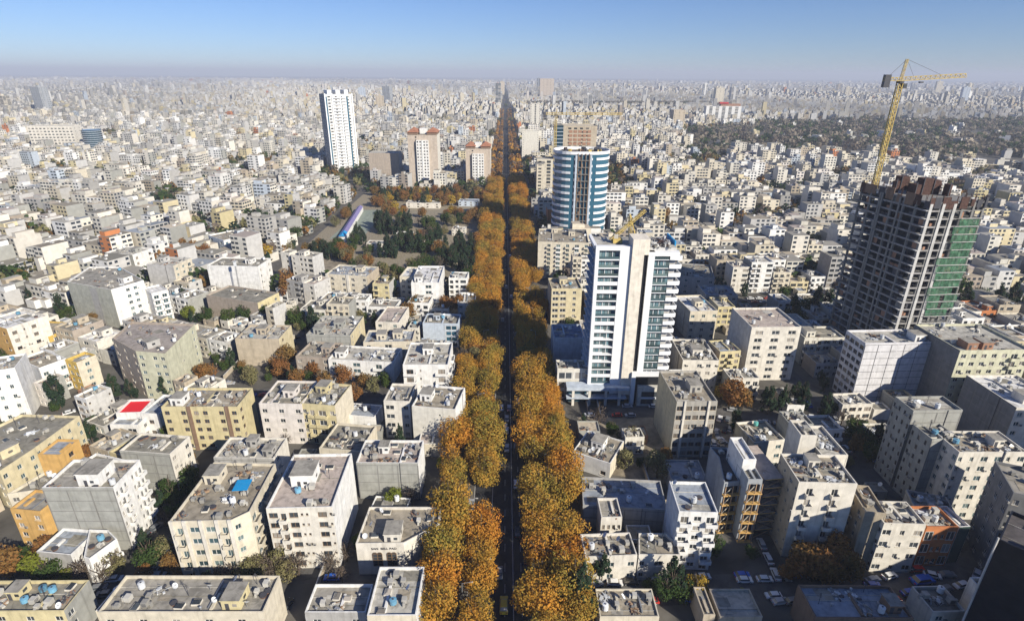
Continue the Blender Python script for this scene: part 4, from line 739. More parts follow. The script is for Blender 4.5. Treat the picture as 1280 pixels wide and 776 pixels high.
for (nm, lab, ref, x, y, w_, d, H, fl) in (('red_roofed_tower', 'taller pinkish tower with twin red tiled hip roofs and a white central strip', 'the taller red-roofed tower', -104, 690, 34, 26, 60, 17), ('red_roofed_tower', 'shorter pinkish tower with two red tiled roofs beside the avenue', 'the shorter red-roofed tower', -42, 715, 30, 22, 42, 12)):
    T = plain_tower(nm, lab, ref, x, y, w_, d, H, 0, fl, 'pinkwall', 'creampale', 'w.', 'w..w')
    b = MB(); j = MB(); P = [(-7, -d / 2 - 3), (7, -d / 2 - 3), (7, -d / 2), (-7, -d / 2)]
    facade(b, P[0], P[1], 0, H - 5, 'ww|ww', fl - 1, H - 5, 'wall_white', T, (0, 0), 'w', j)
    b.box(-7, -6.99, -d / 2 - 3, -d / 2 - .01, 0, H - 5, 'wall_white'); b.box(6.99, 7, -d / 2 - 3, -d / 2 - .01, 0, H - 5, 'wall_white'); b.poly([(-7, -d / 2 - 3, H - 5), (7, -d / 2 - 3, H - 5), (7, -d / 2, H - 5), (-7, -d / 2, H - 5)], 'wall_white')
    b.build('central_strip', T); j.build('window', T, kind='stuff')
    for s in (-1, 1):
        b = MB(); x0 = s * (w_ / 2 - 6) ; b.box(x0 - 5.5, x0 + 5.5, -d / 2 - .5, d / 2 + .5, H + 1.01, H + 3.5, 'wall_brown'); gable(b, x0 - 6.5, x0 + 6.5, -d / 2 - 1.5, d / 2 + 1.5, H + 3.5, 5, 'terracotta'); b.build('hip_roof', T)
    b = MB(); b.box(-4, 4, -4, 6, H + 1.01, H + 7, 'wall_white'); b.build('lift_house', T)
plain_tower('office_tower', 'broad tower with red brick panels and a dark blue glass side behind the ringed tower', 'the brick-panelled tower', 72, 650, 36, 24, 74, 0, 20, 'tan', 'tan', '.WWWW..', '.w..', '')
T = COL.objects[-2] if False else [o for o in COL.objects if o.name.startswith('office_tower')][0]
b = MB()
for i in range(5):
    for j in range(4): b.box(-12 + i * 5, -8.2 + i * 5, -12.25, -12.01, 55 + j * 4.2, 57.6 + j * 4.2, 'wall_brick')
b.build('brick_infill', T)
b = MB(); b.box(-27.5, -18.02, -12, 10, 0, 75, 'glass_blue', 'roof_tar')
for k in range(20): b.box(-27.7, -18.03, -12.2, -12.01, k * 3.7 + 1.6, k * 3.7 + 2.2, 'wall_bluewhite')
b.build('blue_wing', T)
plain_tower('slab_tower', 'plain cream-white slab tower beside the avenue beyond the ringed tower', 'the plain slab tower', 27, 930, 26, 20, 44, 0, 12, 'creampale', 'ivory', 's...s', 's..')
plain_tower('office_tower', 'tan tower with a black vertical glass strip left of the ringed tower', 'the tower with the black strip', 38, 640, 24, 20, 40, 0, 11, 'cream', 'tan', 'W.L.w', 'w.')
plain_tower('office_tower', 'grey blank-faced tower next to the tall white tower', 'the grey blank tower', -156, 715, 36, 22, 36, 0, 10, 'taupe', 'grey', '......', 'www')
plain_tower('hotel_slab', 'very wide white hotel slab with a red rooftop sign band in the far right', 'the wide white hotel', 590, 1700, 96, 26, 46, R(-4), 13, 'white', 'pinkwhite', '.L.L.L.L.L.', 'w.w')
T = [o for o in COL.objects if o.name.startswith('hotel_slab')][0]; b = MB(); b.box(-8, 46, -8, 8, 47.01, 53, 'wall_brick'); b.box(-12, 12, -10, 5, 53, 57, 'red_paint'); b.build('rooftop_sign', T)
plain_tower('cubic_tower', 'broad orange-cream block standing above the skyline right of the avenue', 'the skyline cream block', 180, 3300, 75, 50, 105, 0, 14, 'pinkwall', 'tan', '.WWW.', '')
plain_tower('blue_tower', 'thin dark blue tower standing left of the avenue near the horizon', 'the thin blue tower', -62, 2500, 22, 20, 92, 0, 20, 'brickblue', 'bluewhite', 'GG', 'w')
plain_tower('grid_office', 'wide white gridded office block at the far left edge', 'the gridded office', -760, 985, 70, 24, 42, R(5), 9, 'ivory', 'ivory', 'WWWWWWWWWWWW', 'ww')
T = empty('round_office', -690, 970); tag(T, 'blue-glazed round office beside the gridded office at far left', 'office'); REFS.append((-690, 970, 'the round blue office')); b = MB(); b.cyl((0, 0), 14, 0, 38, 'glass_blue', 20); b.build('drum', T); b = MB()
for k in range(12): b.cyl((0, 0), 14.4, k * 3.2 + .6, k * 3.2 + 1.3, 'wall_bluewhite', 20)
b.build('sunshade_ring', T)
plain_tower('far_tower', 'grey pair-topped tower right of the crane mast in the far city', 'the pair-topped far tower', 410, 1500, 30, 24, 46, R(8), 12, 'tan', 'taupe', 'w.w.w', 'w')
plain_tower('far_tower', 'tall slim twin-shafted tower behind the avenue right of the horizon', 'the twin-shafted tower', 52, 1420, 24, 16, 62, 0, 16, 'creampale', 'greydark', 'w..L..w', '')
r = random.Random(12)
for i in range(26):      # other high-rises that break the skyline
    y = r.uniform(1900, 5200); x = y * r.uniform(-.85, .92); 
    if i % 2: x = y * r.uniform(.3, .95)
    if abs(x) < 60: x += 200
    if bool(inpoly(np.array([x]), np.array([y]), BELT)[0]): y += 900
    H = r.uniform(50, 100); w_ = r.uniform(22, 40); col = r.choice(('white', 'bluewhite', 'cream', 'greylight', 'brickblue', 'tan')); e = r.choice(('w.w.w', 'WW.WW', 'L.L', 'GG'))
    T = empty('far_tower', x, y, 0, R(r.uniform(-20, 20))); P = rect(0, 0, w_, w_ * .7, 0); b = MB(); j = MB()
    for q in range(4): facade(b, P[q], P[(q + 1) % 4], 0, H, e if q in (0, 1) else '', 14, H, 'wall_' + col, T, (0, 0), 'w', j)
    b.poly([(p[0], p[1], H) for p in P], 'roof_greylight'); b.box(-4, 4, -4, 4, H, H + 5, 'wall_' + col); b.build('wall', T); j.build('window', T, kind='stuff'); tag(T, cat='tower', group='far high-rises on the skyline')
    nearest = min([q for q in REFS if q[1] > 900], key=lambda q: abs(q[0] / q[1] - x / y) + abs(q[1] - y) * 2e-5)
    later(T, {'white': 'white', 'bluewhite': 'pale blue', 'cream': 'cream', 'greylight': 'light grey', 'brickblue': 'slate blue', 'tan': 'tan'}[col] + (' glazed' if e == 'GG' else (' strip-windowed' if e == 'L.L' else '')) + ' skyline tower ' + ('right of ' if x / y > nearest[0] / nearest[1] else 'left of ') + nearest[2], x / y)

# unfinished concrete tower
PB = [(171.0, 232.4), (196.0, 234.9), (189.8, 272.0), (164.3, 270.1)]
mark(PB, 4); REFS.append((180, 252, 'the unfinished tower'))
cx, cy = 180.3, 252.3; T = empty('unfinished_tower', cx, cy); tag(T, 'dark unfinished concrete tower wrapped partly in green netting', 'tower')
Q = [Vector((x - cx, y - cy)) for x, y in PB]; NF = 23; FH = 77.5 / NF
def edge_pt(i, f): return Q[i].lerp(Q[(i + 1) % 4], f)
for k in range(NF + 1):
    z = k * FH; b = MB(); b.prism([(p.x, p.y) for p in Q], z - .32, z, 'concrete' if k % 4 else 'concrete_dark'); b.build('floor_slab', T)
colm = MB(); n_e = (5, 6, 5, 6); rr = random.Random(8)
for i in range(4):
    for c_ in range(n_e[i]):
        p = edge_pt(i, (c_ + .03) / n_e[i]) * .985
        for k in range(NF): colm.box(p.x - .42, p.x + .42, p.y - .42, p.y + .42, k * FH, (k + 1) * FH - .33, 'concrete')
colm.build('column', T, kind='stuff')
b = MB(); b.box(-7, 6, -13, 12, 0, 76.5, 'concrete_dark'); b.build('lift_core', T)  # near-black core puts shade inside the open floors into its colour
inf = MB()
for i in (0, 1, 3, 2):
    for k in range(NF):
        for c_ in range(n_e[i] * 2):
            if rr.random() < (.33 if i == 0 else .3):
                a, e = edge_pt(i, (c_ + .1) / n_e[i] / 2) * .96, edge_pt(i, (c_ + .95) / n_e[i] / 2) * .96; hz = FH - .33 if rr.random() < .45 else 1.3
                d = (e - a).normalized(); nn = Vector((d.y, -d.x)) * .2
                inf.hexa([(a.x, a.y, k * FH), (e.x, e.y, k * FH), (e.x - nn.x, e.y - nn.y, k * FH), (a.x - nn.x, a.y - nn.y, k * FH)], [(a.x, a.y, k * FH + hz), (e.x, e.y, k * FH + hz), (e.x - nn.x, e.y - nn.y, k * FH + hz), (a.x - nn.x, a.y - nn.y, k * FH + hz)], rr.choice(('wall_brick', 'concrete_dark', 'concrete_dark', 'concrete')))
inf.build('infill_wall', T, kind='stuff')  # dark panels among the infill carry the openings' shade as colour
b = MB()
for i in (0, 3):                      # pale spandrel beams and pilasters on the two seen faces
    for k in range(1, NF + 1):
        a, e = Q[i], Q[(i + 1) % 4]; d = (e - a).normalized(); nn = Vector((d.y, -d.x)); f0, f1 = (0, .5) if (k % 5 and i == 0) else (0, 1)
        a2 = a.lerp(e, f0); e2 = a.lerp(e, f1); z = k * FH - .5
        b.hexa([(a2.x + nn.x * .2, a2.y + nn.y * .2, z), (e2.x + nn.x * .2, e2.y + nn.y * .2, z), (e2.x + nn.x * .01, e2.y + nn.y * .01, z), (a2.x + nn.x * .01, a2.y + nn.y * .01, z)], [(a2.x + nn.x * .2, a2.y + nn.y * .2, z + .75), (e2.x + nn.x * .2, e2.y + nn.y * .2, z + .75), (e2.x + nn.x * .01, e2.y + nn.y * .01, z + .75), (a2.x + nn.x * .01, a2.y + nn.y * .01, z + .75)], 'wall_beam')
for f in (.0, .22, .42):
    p = edge_pt(0, f); q = edge_pt(0, f + .05); b.hexa([(p.x, p.y - .5, 0), (q.x, q.y - .5, 0), (q.x, q.y - .21, 0), (p.x, p.y - .21, 0)], [(p.x, p.y - .5, 77), (q.x, q.y - .5, 77), (q.x, q.y - .21, 77), (p.x, p.y - .21, 77)], 'wall_greylight')
for f in (.33, .36, .62): p = edge_pt(3, f); b.box(p.x - .5, p.x - .21, p.y - .5, p.y + .5, 0, 77, 'concrete')
b.build('spandrel_beam', T, kind='stuff')
for k in range(9, 22):                # netting hung floor by floor
    b = MB(); p, q = edge_pt(0, .40 + .12 * (k > 16) + .05 * ((k * 7) % 4) * .5), edge_pt(0, .93 + .02 * (k % 4)); z0, z1 = k * FH - 3.3, k * FH + .25; mid = p.lerp(q, .5)
    nn_ = 7; T0 = [rr.uniform(-.4, .35) for _ in range(nn_ + 1)]; T1 = [rr.uniform(-.12, .12) for _ in range(nn_ + 1)]
    for g in range(nn_):
        if rr.random() < .07: continue
        a, e = p.lerp(q, g / nn_), p.lerp(q, (g + 1) / nn_); b.poly([(a.x, a.y - .9 + T0[g], z0 + rr.uniform(0, .5)), (e.x, e.y - .9 + T0[g + 1], z0), (e.x, e.y - .8 + T1[g + 1], z1), (a.x, a.y - .8 + T1[g], z1)], 'net_green')
    q2 = edge_pt(1, .35); b.poly([(q.x + .7, q.y - .7, z0), (q2.x + .7, q2.y, z0), (q2.x + .7, q2.y, z1), (q.x + .7, q.y - .7, z1)], 'net_green')
    b.build('safety_net', T)
    b = MB(); b.bar((p.x, p.y - 1.2, z1), (q.x + .5, q.y - 1.2, z1), .11, 'wall_greylight'); b.build('scaffold_rail', T)
b = MB()
for i in range(4):
    for f in np.linspace(0, .95, 9):
        p = edge_pt(i, f) * .97
        for _ in range(4): x, y = p.x + rr.uniform(-.4, .4), p.y + rr.uniform(-.4, .4); b.bar((x, y, 77.5), (x + rr.uniform(-.2, .2), y + rr.uniform(-.2, .2), 77.5 + rr.uniform(1.5, 3.6)), .06, 'rust')
b.build('rebar', T, kind='stuff')
for x0, y0, w_, d, h in ((-6, -4, 2.6, 5, 4.5), (-2.5, -3, 4.5, 4, 7), (2.8, -2, 3.5, 5, 6), (-11, 2, 2, 2, 5), (-5, 8, 4, 4, 6), (7, -6, 1.5, 3, 5), (9, 4, 2, 5, 4)): b = MB(); b.box(x0, x0 + w_, y0, y0 + d, 77.5, 77.5 + h, 'rust'); b.box(x0 + .3, x0 + .6, y0 - .3, y0 - .01, 77.5, 78.5 + h, 'metal_dark'); b.build('formwork', T)
for k in range(1, NF, 1):             # timber catch platforms that stick out at the corners
    b = MB(); p = Q[0]; wdt = rr.uniform(.8, 1.7); b.box(p.x - 1.5, p.x - .25, p.y - wdt, p.y + 1.0, k * FH + .1, k * FH + .32, 'wall_greylight'); b.build('catch_platform', T)
    b = MB(); p = Q[3]; b.box(p.x - 1.5, p.x - .3, p.y - 1.6, p.y + rr.uniform(.2, 1), k * FH + .1, k * FH + .3, 'concrete'); b.build('catch_platform', T)
    if k < 9: b = MB(); p, q = edge_pt(0, .46), edge_pt(0, 1.0); b.bar((p.x, p.y - 1.0, k * FH), (q.x + .6, q.y - 1.0, k * FH), .11, 'wall_greylight'); b.bar((p.x, p.y - 1.0, k * FH + 1.2), (q.x, q.y - 1.0, k * FH + 1.2), .07, 'metal'); b.build('scaffold_rail', T)
for i in (0, 3):
    a, e = Q[i] * 1.02, Q[(i + 1) % 4] * 1.02; t = 0
    while t < 1:
        t2 = min(1, t + rr.uniform(.05, .14)); p, q = a.lerp(e, t), a.lerp(e, t2); h = rr.uniform(77.9, 80.2); z0 = rr.uniform(74.6, 76); b = MB(); b.hexa([(p.x, p.y, z0), (q.x, q.y, z0), (q.x * .98, q.y * .98, z0), (p.x * .98, p.y * .98, z0)], [(p.x, p.y, h), (q.x, q.y, h), (q.x * .98, q.y * .98, h), (p.x * .98, p.y * .98, h)], rr.choice(('rust', 'concrete_dark', 'rust', 'wall_brown'))); b.build('edge_formwork', T); t = t2 + rr.choice((.003, .02, .05))
b = MB()
for i in ():
    a, e = Q[i] * 1.02, Q[(i + 1) % 4] * 1.02
    b.hexa([(a.x, a.y, 75.3), (e.x, e.y, 75.3), (e.x * .98, e.y * .98, 75.3), (a.x * .98, a.y * .98, 75.3)], [(a.x, a.y, 79), (e.x, e.y, 79), (e.x * .98, e.y * .98, 79), (a.x * .98, a.y * .98, 79)], 'rust')

# ---------------------------------------------------------------- cranes
def lattice(b, a, e, wd, n, m, tri=False):
    a, e = Vector(a), Vector(e); d = (e - a).normalized(); u = d.cross(Vector((0, 0, 1)))
    if u.length < .1: u = Vector((1, 0, 0))
    u.normalize(); v = u.cross(d) * wd / 2; u = u * wd / 2
    cor = [-u - v, u - v, u + v, -u + v] if not tri else [-u - v, u - v, v * 1.2]
    for c_ in cor: b.bar(a + c_, e + c_, wd * .085, m)
    for k in range(n):
        p, q = a.lerp(e, k / n), a.lerp(e, (k + 1) / n)
        for i in range(len(cor)): c0, c1 = cor[i], cor[(i + 1) % len(cor)]; b.bar(p + c0, q + c1, wd * .05, m); b.bar(q + c0, q + c1, wd * .05, m)
def crane(name, label, x, y, z0, z1, jl, cl, ang, apex, lift=0.0, wd=2.0, m='crane_yellow'):
    T = empty(name, x, y); tag(T, label, 'crane'); c, s = math.cos(ang), math.sin(ang)
    b = MB(); lattice(b, (0, 0, z0), (0, 0, z1), wd, max(6, int((z1 - z0) / 2.2)), m); b.build('mast', T)
    b = MB(); b.cyl((0, 0), wd * .9, z1, z1 + .8, 'metal_dark', 12); b.build('slewing_ring', T)
    b = MB(); lattice(b, (0, 0, z1 + 1.6), (c * jl, s * jl, z1 + 1.6 + lift), wd * .8, max(8, int(jl / 2)), m, True); b.build('jib', T)
    b = MB(); lattice(b, (0, 0, z1 + 1.6), (-c * cl, -s * cl, z1 + 1.6), wd * .8, 4, m); b.build('counter_jib', T)
    b = MB(); ux, uy = -s, c; b.hexa([(-c * cl + ux * 1.1, -s * cl + uy * 1.1, z1 - 1.8), (-c * cl - ux * 1.1, -s * cl - uy * 1.1, z1 - 1.8), (-c * (cl - 2.4) - ux * 1.1, -s * (cl - 2.4) - uy * 1.1, z1 - 1.8), (-c * (cl - 2.4) + ux * 1.1, -s * (cl - 2.4) + uy * 1.1, z1 - 1.8)],
        [(-c * cl + ux * 1.1, -s * cl + uy * 1.1, z1 + 3.4), (-c * cl - ux * 1.1, -s * cl - uy * 1.1, z1 + 3.4), (-c * (cl - 2.4) - ux * 1.1, -s * (cl - 2.4) - uy * 1.1, z1 + 3.4), (-c * (cl - 2.4) + ux * 1.1, -s * (cl - 2.4) + uy * 1.1, z1 + 3.4)], 'metal_dark'); b.build('counterweight', T)
    b = MB(); lattice(b, (0, 0, z1 + 1), (c * .6, s * .6, z1 + apex), wd * .5, 5, m); b.build('apex', T)
    b = MB(); b.bar((c * .6, s * .6, z1 + apex), (c * jl * .62, s * jl * .62, z1 + 2.4 + lift * .62), .05, 'metal_dark'); b.bar((c * .6, s * .6, z1 + apex), (c * jl * .2, s * jl * .2, z1 + 2.4), .04, 'metal_dark'); b.bar((c * .6, s * .6, z1 + apex), (-c * cl * .8, -s * cl * .8, z1 + 2.4), .05, 'metal_dark'); b.build('tie_cable', T)
    b = MB(); b.box(1.2, 2.8, -1, 1, z1 - 2.2, z1 - .1, 'metal_dark'); b.box(1.3, 2.7, -1.05, -1.01, z1 - 1.6, z1 - .6, 'glass'); b.build('cab', T)
    b = MB(); b.box(c * jl * .33 - .7, c * jl * .33 + .7, s * jl * .33 - .7, s * jl * .33 + .7, z1 + .1, z1 + .7, 'metal_dark'); b.build('trolley', T)
    return T
crane('tower_crane', 'tall yellow tower crane rising beside the unfinished tower above the horizon', 167.6, 266.0, 70, 122.5, 26, 7.0, R(-5), 9.5, 1.6, 1.7)
crane('tower_crane', 'far brownish tower crane standing behind the ringed blue glass tower', 40, 560, 0, 90, 62, 12, R(2), 6, 0, 2.0)
T = empty('luffing_crane', 37.5, 212, 65.6); tag(T, 'small yellow luffing crane on the roof of the white tower', 'crane')
b = MB(); lattice(b, (0, 0, 1), (13.5, 5, 11.5), .95, 12, 'crane_yellow'); b.build('jib', T)
b = MB(); lattice(b, (8.5, 3, 0), (7.5, 4, 9.5), .95, 6, 'crane_yellow'); b.bar((7.5, 4, 10.5), (11, 4, 0), .2, 'crane_yellow'); b.bar((7.5, 4, 10.5), (-.5, -1, 1.4), .06, 'metal_dark'); b.build('a_frame', T)
b = MB(); b.box(1, 4.5, -1, 2.2, 0, 1.6, 'crane_yellow'); b.box(1.4, 3, 0, 1.6, 1.6, 3.2, 'cooler'); b.build('machine_deck', T)

# ---------------------------------------------------------------- landmarks of the middle ground
b = MB(); P = [(-140, 445), (-134.5, 445), (-147, 555), (-152.5, 555)]
T = empty('market_canopy', -143, 500); tag(T, 'long purple-roofed canopy with a bright blue near end', 'canopy'); REFS.append((-143, 500, 'the purple canopy')); mark(P, 2)
q = [(x + 143, y - 500) for x, y in P]; b.prism(q, 0, 4.2, 'wall_white'); b.build('wall', T)
b = MB(); g = grow(P, .8); g = [(x + 143, y - 500) for x, y in g]
for i in range(8):
    l0, l1 = i / 8, (i + 1) / 8; L0 = Vector(g[0]).lerp(Vector(g[3]), l0); L1 = Vector(g[0]).lerp(Vector(g[3]), l1); R0 = Vector(g[1]).lerp(Vector(g[2]), l0); R1 = Vector(g[1]).lerp(Vector(g[2]), l1); mm0 = (L0 + R0) / 2; mm1 = (L1 + R1) / 2
    col = 'blue_sheet' if i == 0 else 'blue_roof'
    b.poly([(L0.x, L0.y, 4.3), (mm0.x, mm0.y, 5.8), (mm1.x, mm1.y, 5.8), (L1.x, L1.y, 4.3)], col); b.poly([(mm0.x, mm0.y, 5.8), (R0.x, R0.y, 4.3), (R1.x, R1.y, 4.3), (mm1.x, mm1.y, 5.8)], col)
b.poly([(g[0][0], g[0][1], 4.3), (g[1][0], g[1][1], 4.3), ((g[0][0] + g[1][0]) / 2, g[0][1], 5.8)], 'blue_sheet'); b.build('canopy_roof', T)
for i, (x, y, w_, d, h, wl, rf, lb) in enumerate(((-104, 425, 15, 8, 5, 'ivory', 'greyblue', 'white school wing with a pale roof among the park pines'), (-88, 452, 13, 10, 5, 'white', 'greylight', 'white-roofed school hall behind the park pines'), (-62, 430, 14, 9, 4, 'cream', 'pink', 'cream low pavilion among park trees near the avenue'),
        (-45, 470, 11, 10, 5, 'ivory', 'taupe', 'tan-roofed kiosk house at the park corner by the avenue'), (-90, 575, 34, 12, 5, 'ivory', 'greylight', 'long pale market hall beyond the park trees'), (-45, 585, 20, 12, 5, 'bluewhite', 'greyblue', 'turquoise-roofed hall beyond the park beside the avenue'))):
    P = rect(x, y, w_, d, R(-4)); mark(P, 2); building(lb, P, h, 2, wl, wl, rf, ['w.w.w.w', 'w.w', '', ''], dict(items=3, n_hut=0), random.Random(700 + i), 0); REFS.append((x, y, 'the ' + ' '.join(lb.split()[:3])))
# towers just outside the frame on the right, whose shade falls into the lower right corner
for i, (x, y, w_, d, h, lb) in enumerate(((178, 62, 28, 20, 50, 'tall cream tower just outside the right edge of the view'), (150, 22, 34, 26, 72, 'tall tan tower outside the lower right corner'), (216, 118, 22, 20, 50, 'grey tower beyond the right edge'))):
    P = rect(x, y, w_, d, 0); mark(P, 1); building(lb, P, h, 18, 'cream', 'tan', 'grey', ['', '', 'w.w.w', 'w.w'], dict(items=2), random.Random(770 + i), 1)

# ---------------------------------------------------------------- procedural neighbourhoods
def district_angle(x, y):
    if x < -110 and y < 520: return R(-22) * min(1, (-x - 110) / 60)
    if y < 900: return R(-6) if x < 0 else R(2)
    return R(25 * math.sin(x * .0021 + 1.3) * math.cos(y * .0016))
PAL = [('white', 34), ('ivory', 26), ('cream', 22), ('creampale', 18), ('creamyellow', 8), ('tan', 5), ('greylight', 12), ('yellow', 3), ('pinkwhite', 3), ('taupe', 2), ('bluewhite', 4), ('grey', 5), ('pinkwall', 1), ('brickorange', 1)]
PN = [p for p, n_ in PAL for _ in range(n_)]
RN = ['tar'] * 8 + ['taupe'] * 8 + ['grey'] * 7 + ['greylight'] * 3 + ['white'] * 1 + ['pink'] * 3 + ['greyblue'] * 2 + ['tanroof'] * 5
CN = dict(white='white', ivory='ivory', cream='cream', creampale='pale cream', creamyellow='yellowish', tan='tan', greylight='light grey', yellow='yellow', pinkwhite='pinkish white', taupe='taupe', bluewhite='bluish white', grey='grey', pinkwall='pink', brickorange='orange brick')
NUM = {1: 'one', 2: 'two', 3: 'three', 4: 'four', 5: 'five', 6: 'six', 7: 'seven', 8: 'eight'}
cands = []; r = random.Random(21)
XC = [(-900, 1100)]
u0 = -1100
for zone in range(3):
    # separate lattices so the districts do not share one grid
    if zone == 0: th, box = R(-22), (-1e9, -110, 60, 520)
    elif zone == 1: th, box = R(-5), (-110, 0, 60, 1750)
    else: th, box = R(2), (0, 1e9, 60, 1750)
    zones = [(th, box)]
    if zone == 0: zones.append((R(-12), (-1e9, -110, 520, 1750)))
    for th, (bx0, bx1, by0, by1) in zones:
        c, s = math.cos(th), math.sin(th); v = -1100; row = 0
        while v < 2300:
            dep = r.uniform(12, 17); street = 6.5 if row % 2 else .6; u = -2300 + r.uniform(0, 10); cross = 0
            while u < 2300:
                near = False; wd = r.choice((9, 10, 11, 12, 12, 14, 16, 20)); x = c * (u + wd / 2) - s * (v + dep / 2); y = s * (u + wd / 2) + c * (v + dep / 2); cross += wd
                if bx0 <= x < bx1 and by0 <= y < by1 and y > 96 and abs(x) < y * 1.02 + 60:
                    cands.append((x, y, wd - r.choice((0, .3, 1.0)), dep - r.uniform(0, 3.5), th + (r.choice((0, 0, 0, R(2))))))
                u += wd + (7 if cross > 95 else .25)
                if cross > 95: cross = 0
            v += dep + street; row += 1
mark(PARK, 0)
bc = cells(BELT)
if bc: OCC[bc[0]:bc[1], bc[2]:bc[3]] |= bc[4]
cands.sort(key=lambda t: t[1] * t[1] + t[0] * t[0]); nthings = len([o for o in COL.objects if o.get('category') and o.parent is None]); mids = []; mass = []
for (x, y, wd, dep, th) in cands:
    P = rect(x, y, wd, dep, th)
    if not free(P) :
        wd2, d2 = wd * .62, dep * .62; P = rect(x, y, wd2, d2, th)
        if y > 420 or not free(P): continue
        wd, dep = wd2, d2
    if r.random() < (.10 if y > 300 else .06): continue
    if y > 340 and mnoise.noise((x * .012 + 7, y * .010, 0)) > .27: continue
    mark(P, -.5)
    if y < 200: fl = r.choice((1, 2, 2, 3))
    elif y < 330: fl = r.choice((2, 3, 3, 4))
    elif y < 700: fl = r.choice((2, 3, 3, 4, 5, 5, 6, 7))
    else: fl = r.choice((2, 3, 3, 4, 4, 5, 5, 6, 8))
    (mids if len(mids) < 190 else mass).append((x, y, wd, dep, th, fl, P))
for i, (x, y, wd, dep, th, fl, P) in enumerate(mids):
    rr = random.Random(3000 + i); wl = rr.choice(PN); sd_ = rr.choice((wl, 'cement', 'cement', 'greylight', 'grey', 'taupe', wl, 'white')); rf = rr.choice(RN)
    nf = max(2, int(wd / 3)); fr = ''.join(rr.choice('wwWbw.') for _ in range(nf)); rt = rr.choice(('', '', 'w.w', '..w.', 's..s'))
    root, c, inn = building(None, P, fl * 3.2, fl, wl, sd_, rf, [fr, rt, '', ''], dict(items=3 if y < 330 else 2), rr, 0 if y < 260 else 1)
    tag(root, group='houses filling the streets between the larger blocks'); later(root, f'{CN[wl]} {NUM[fl]}-storey building ' + relation(x, y), skey(x, y))

rs = random.Random(404); shed_n = 0
for _ in range(9000):
    y = rs.uniform(104, 330); x = rs.uniform(-1, 1) * y * .95; w2, d2 = rs.uniform(4.5, 8), rs.uniform(4, 7); P = rect(x, y, w2, d2, R(-22) if x < -140 and y > 180 else 0)
    if not free(grow(P, .8)) or abs(x - avx(y)) < 26 or (70 < x < 96 and 160 < y < 186) or y < 110: continue
    mark(P, .5); wl = rs.choice(('cement', 'ivory', 'cream', 'tan', 'greylight', 'white', 'brick')); rf = rs.choice(('tar', 'greyblue', 'greylight', 'tanroof', 'taupe')); root, c, inn = building(None, P, rs.uniform(2.8, 4.6), 1, wl, wl, rf, ['w.' if rs.random() < .6 else '', '', '', ''], dict(items=1, n_hut=0, n_tank=0), rs, 1, cat='shed')
    root.name = 'shed'; later(root, f'small {dict(CN, cement="cement grey", brick="brick")[wl]} shed ' + relation(x, y), skey(x, y)); shed_n += 1
    if shed_n >= 90: break
# low walls that divide the yards
for _ in range(60):
    y = rs.uniform(106, 300); x = rs.uniform(-1, 1) * y * .95; L_ = rs.uniform(6, 16); th = rs.choice((0, R(90))); P = rect(x, y, L_, 1.2, th)
    if not free(P) or abs(x - avx(y)) < 26: continue
    mark(P, 0); b = MB(); b.box(-L_ / 2, L_ / 2, -.12, .12, 0, 2.2, 'wall_tan'); b.box(-L_ / 2 - .03, L_ / 2 + .03, -.18, .18, 2.2, 2.3, 'wall_greylight'); o = b.build('garden_partition'); o.location = (x, y, 0); o.rotation_euler = (0, 0, th); tag(o, cat='wall'); later(o, 'low tan yard wall ' + relation(x, y), skey(x, y))

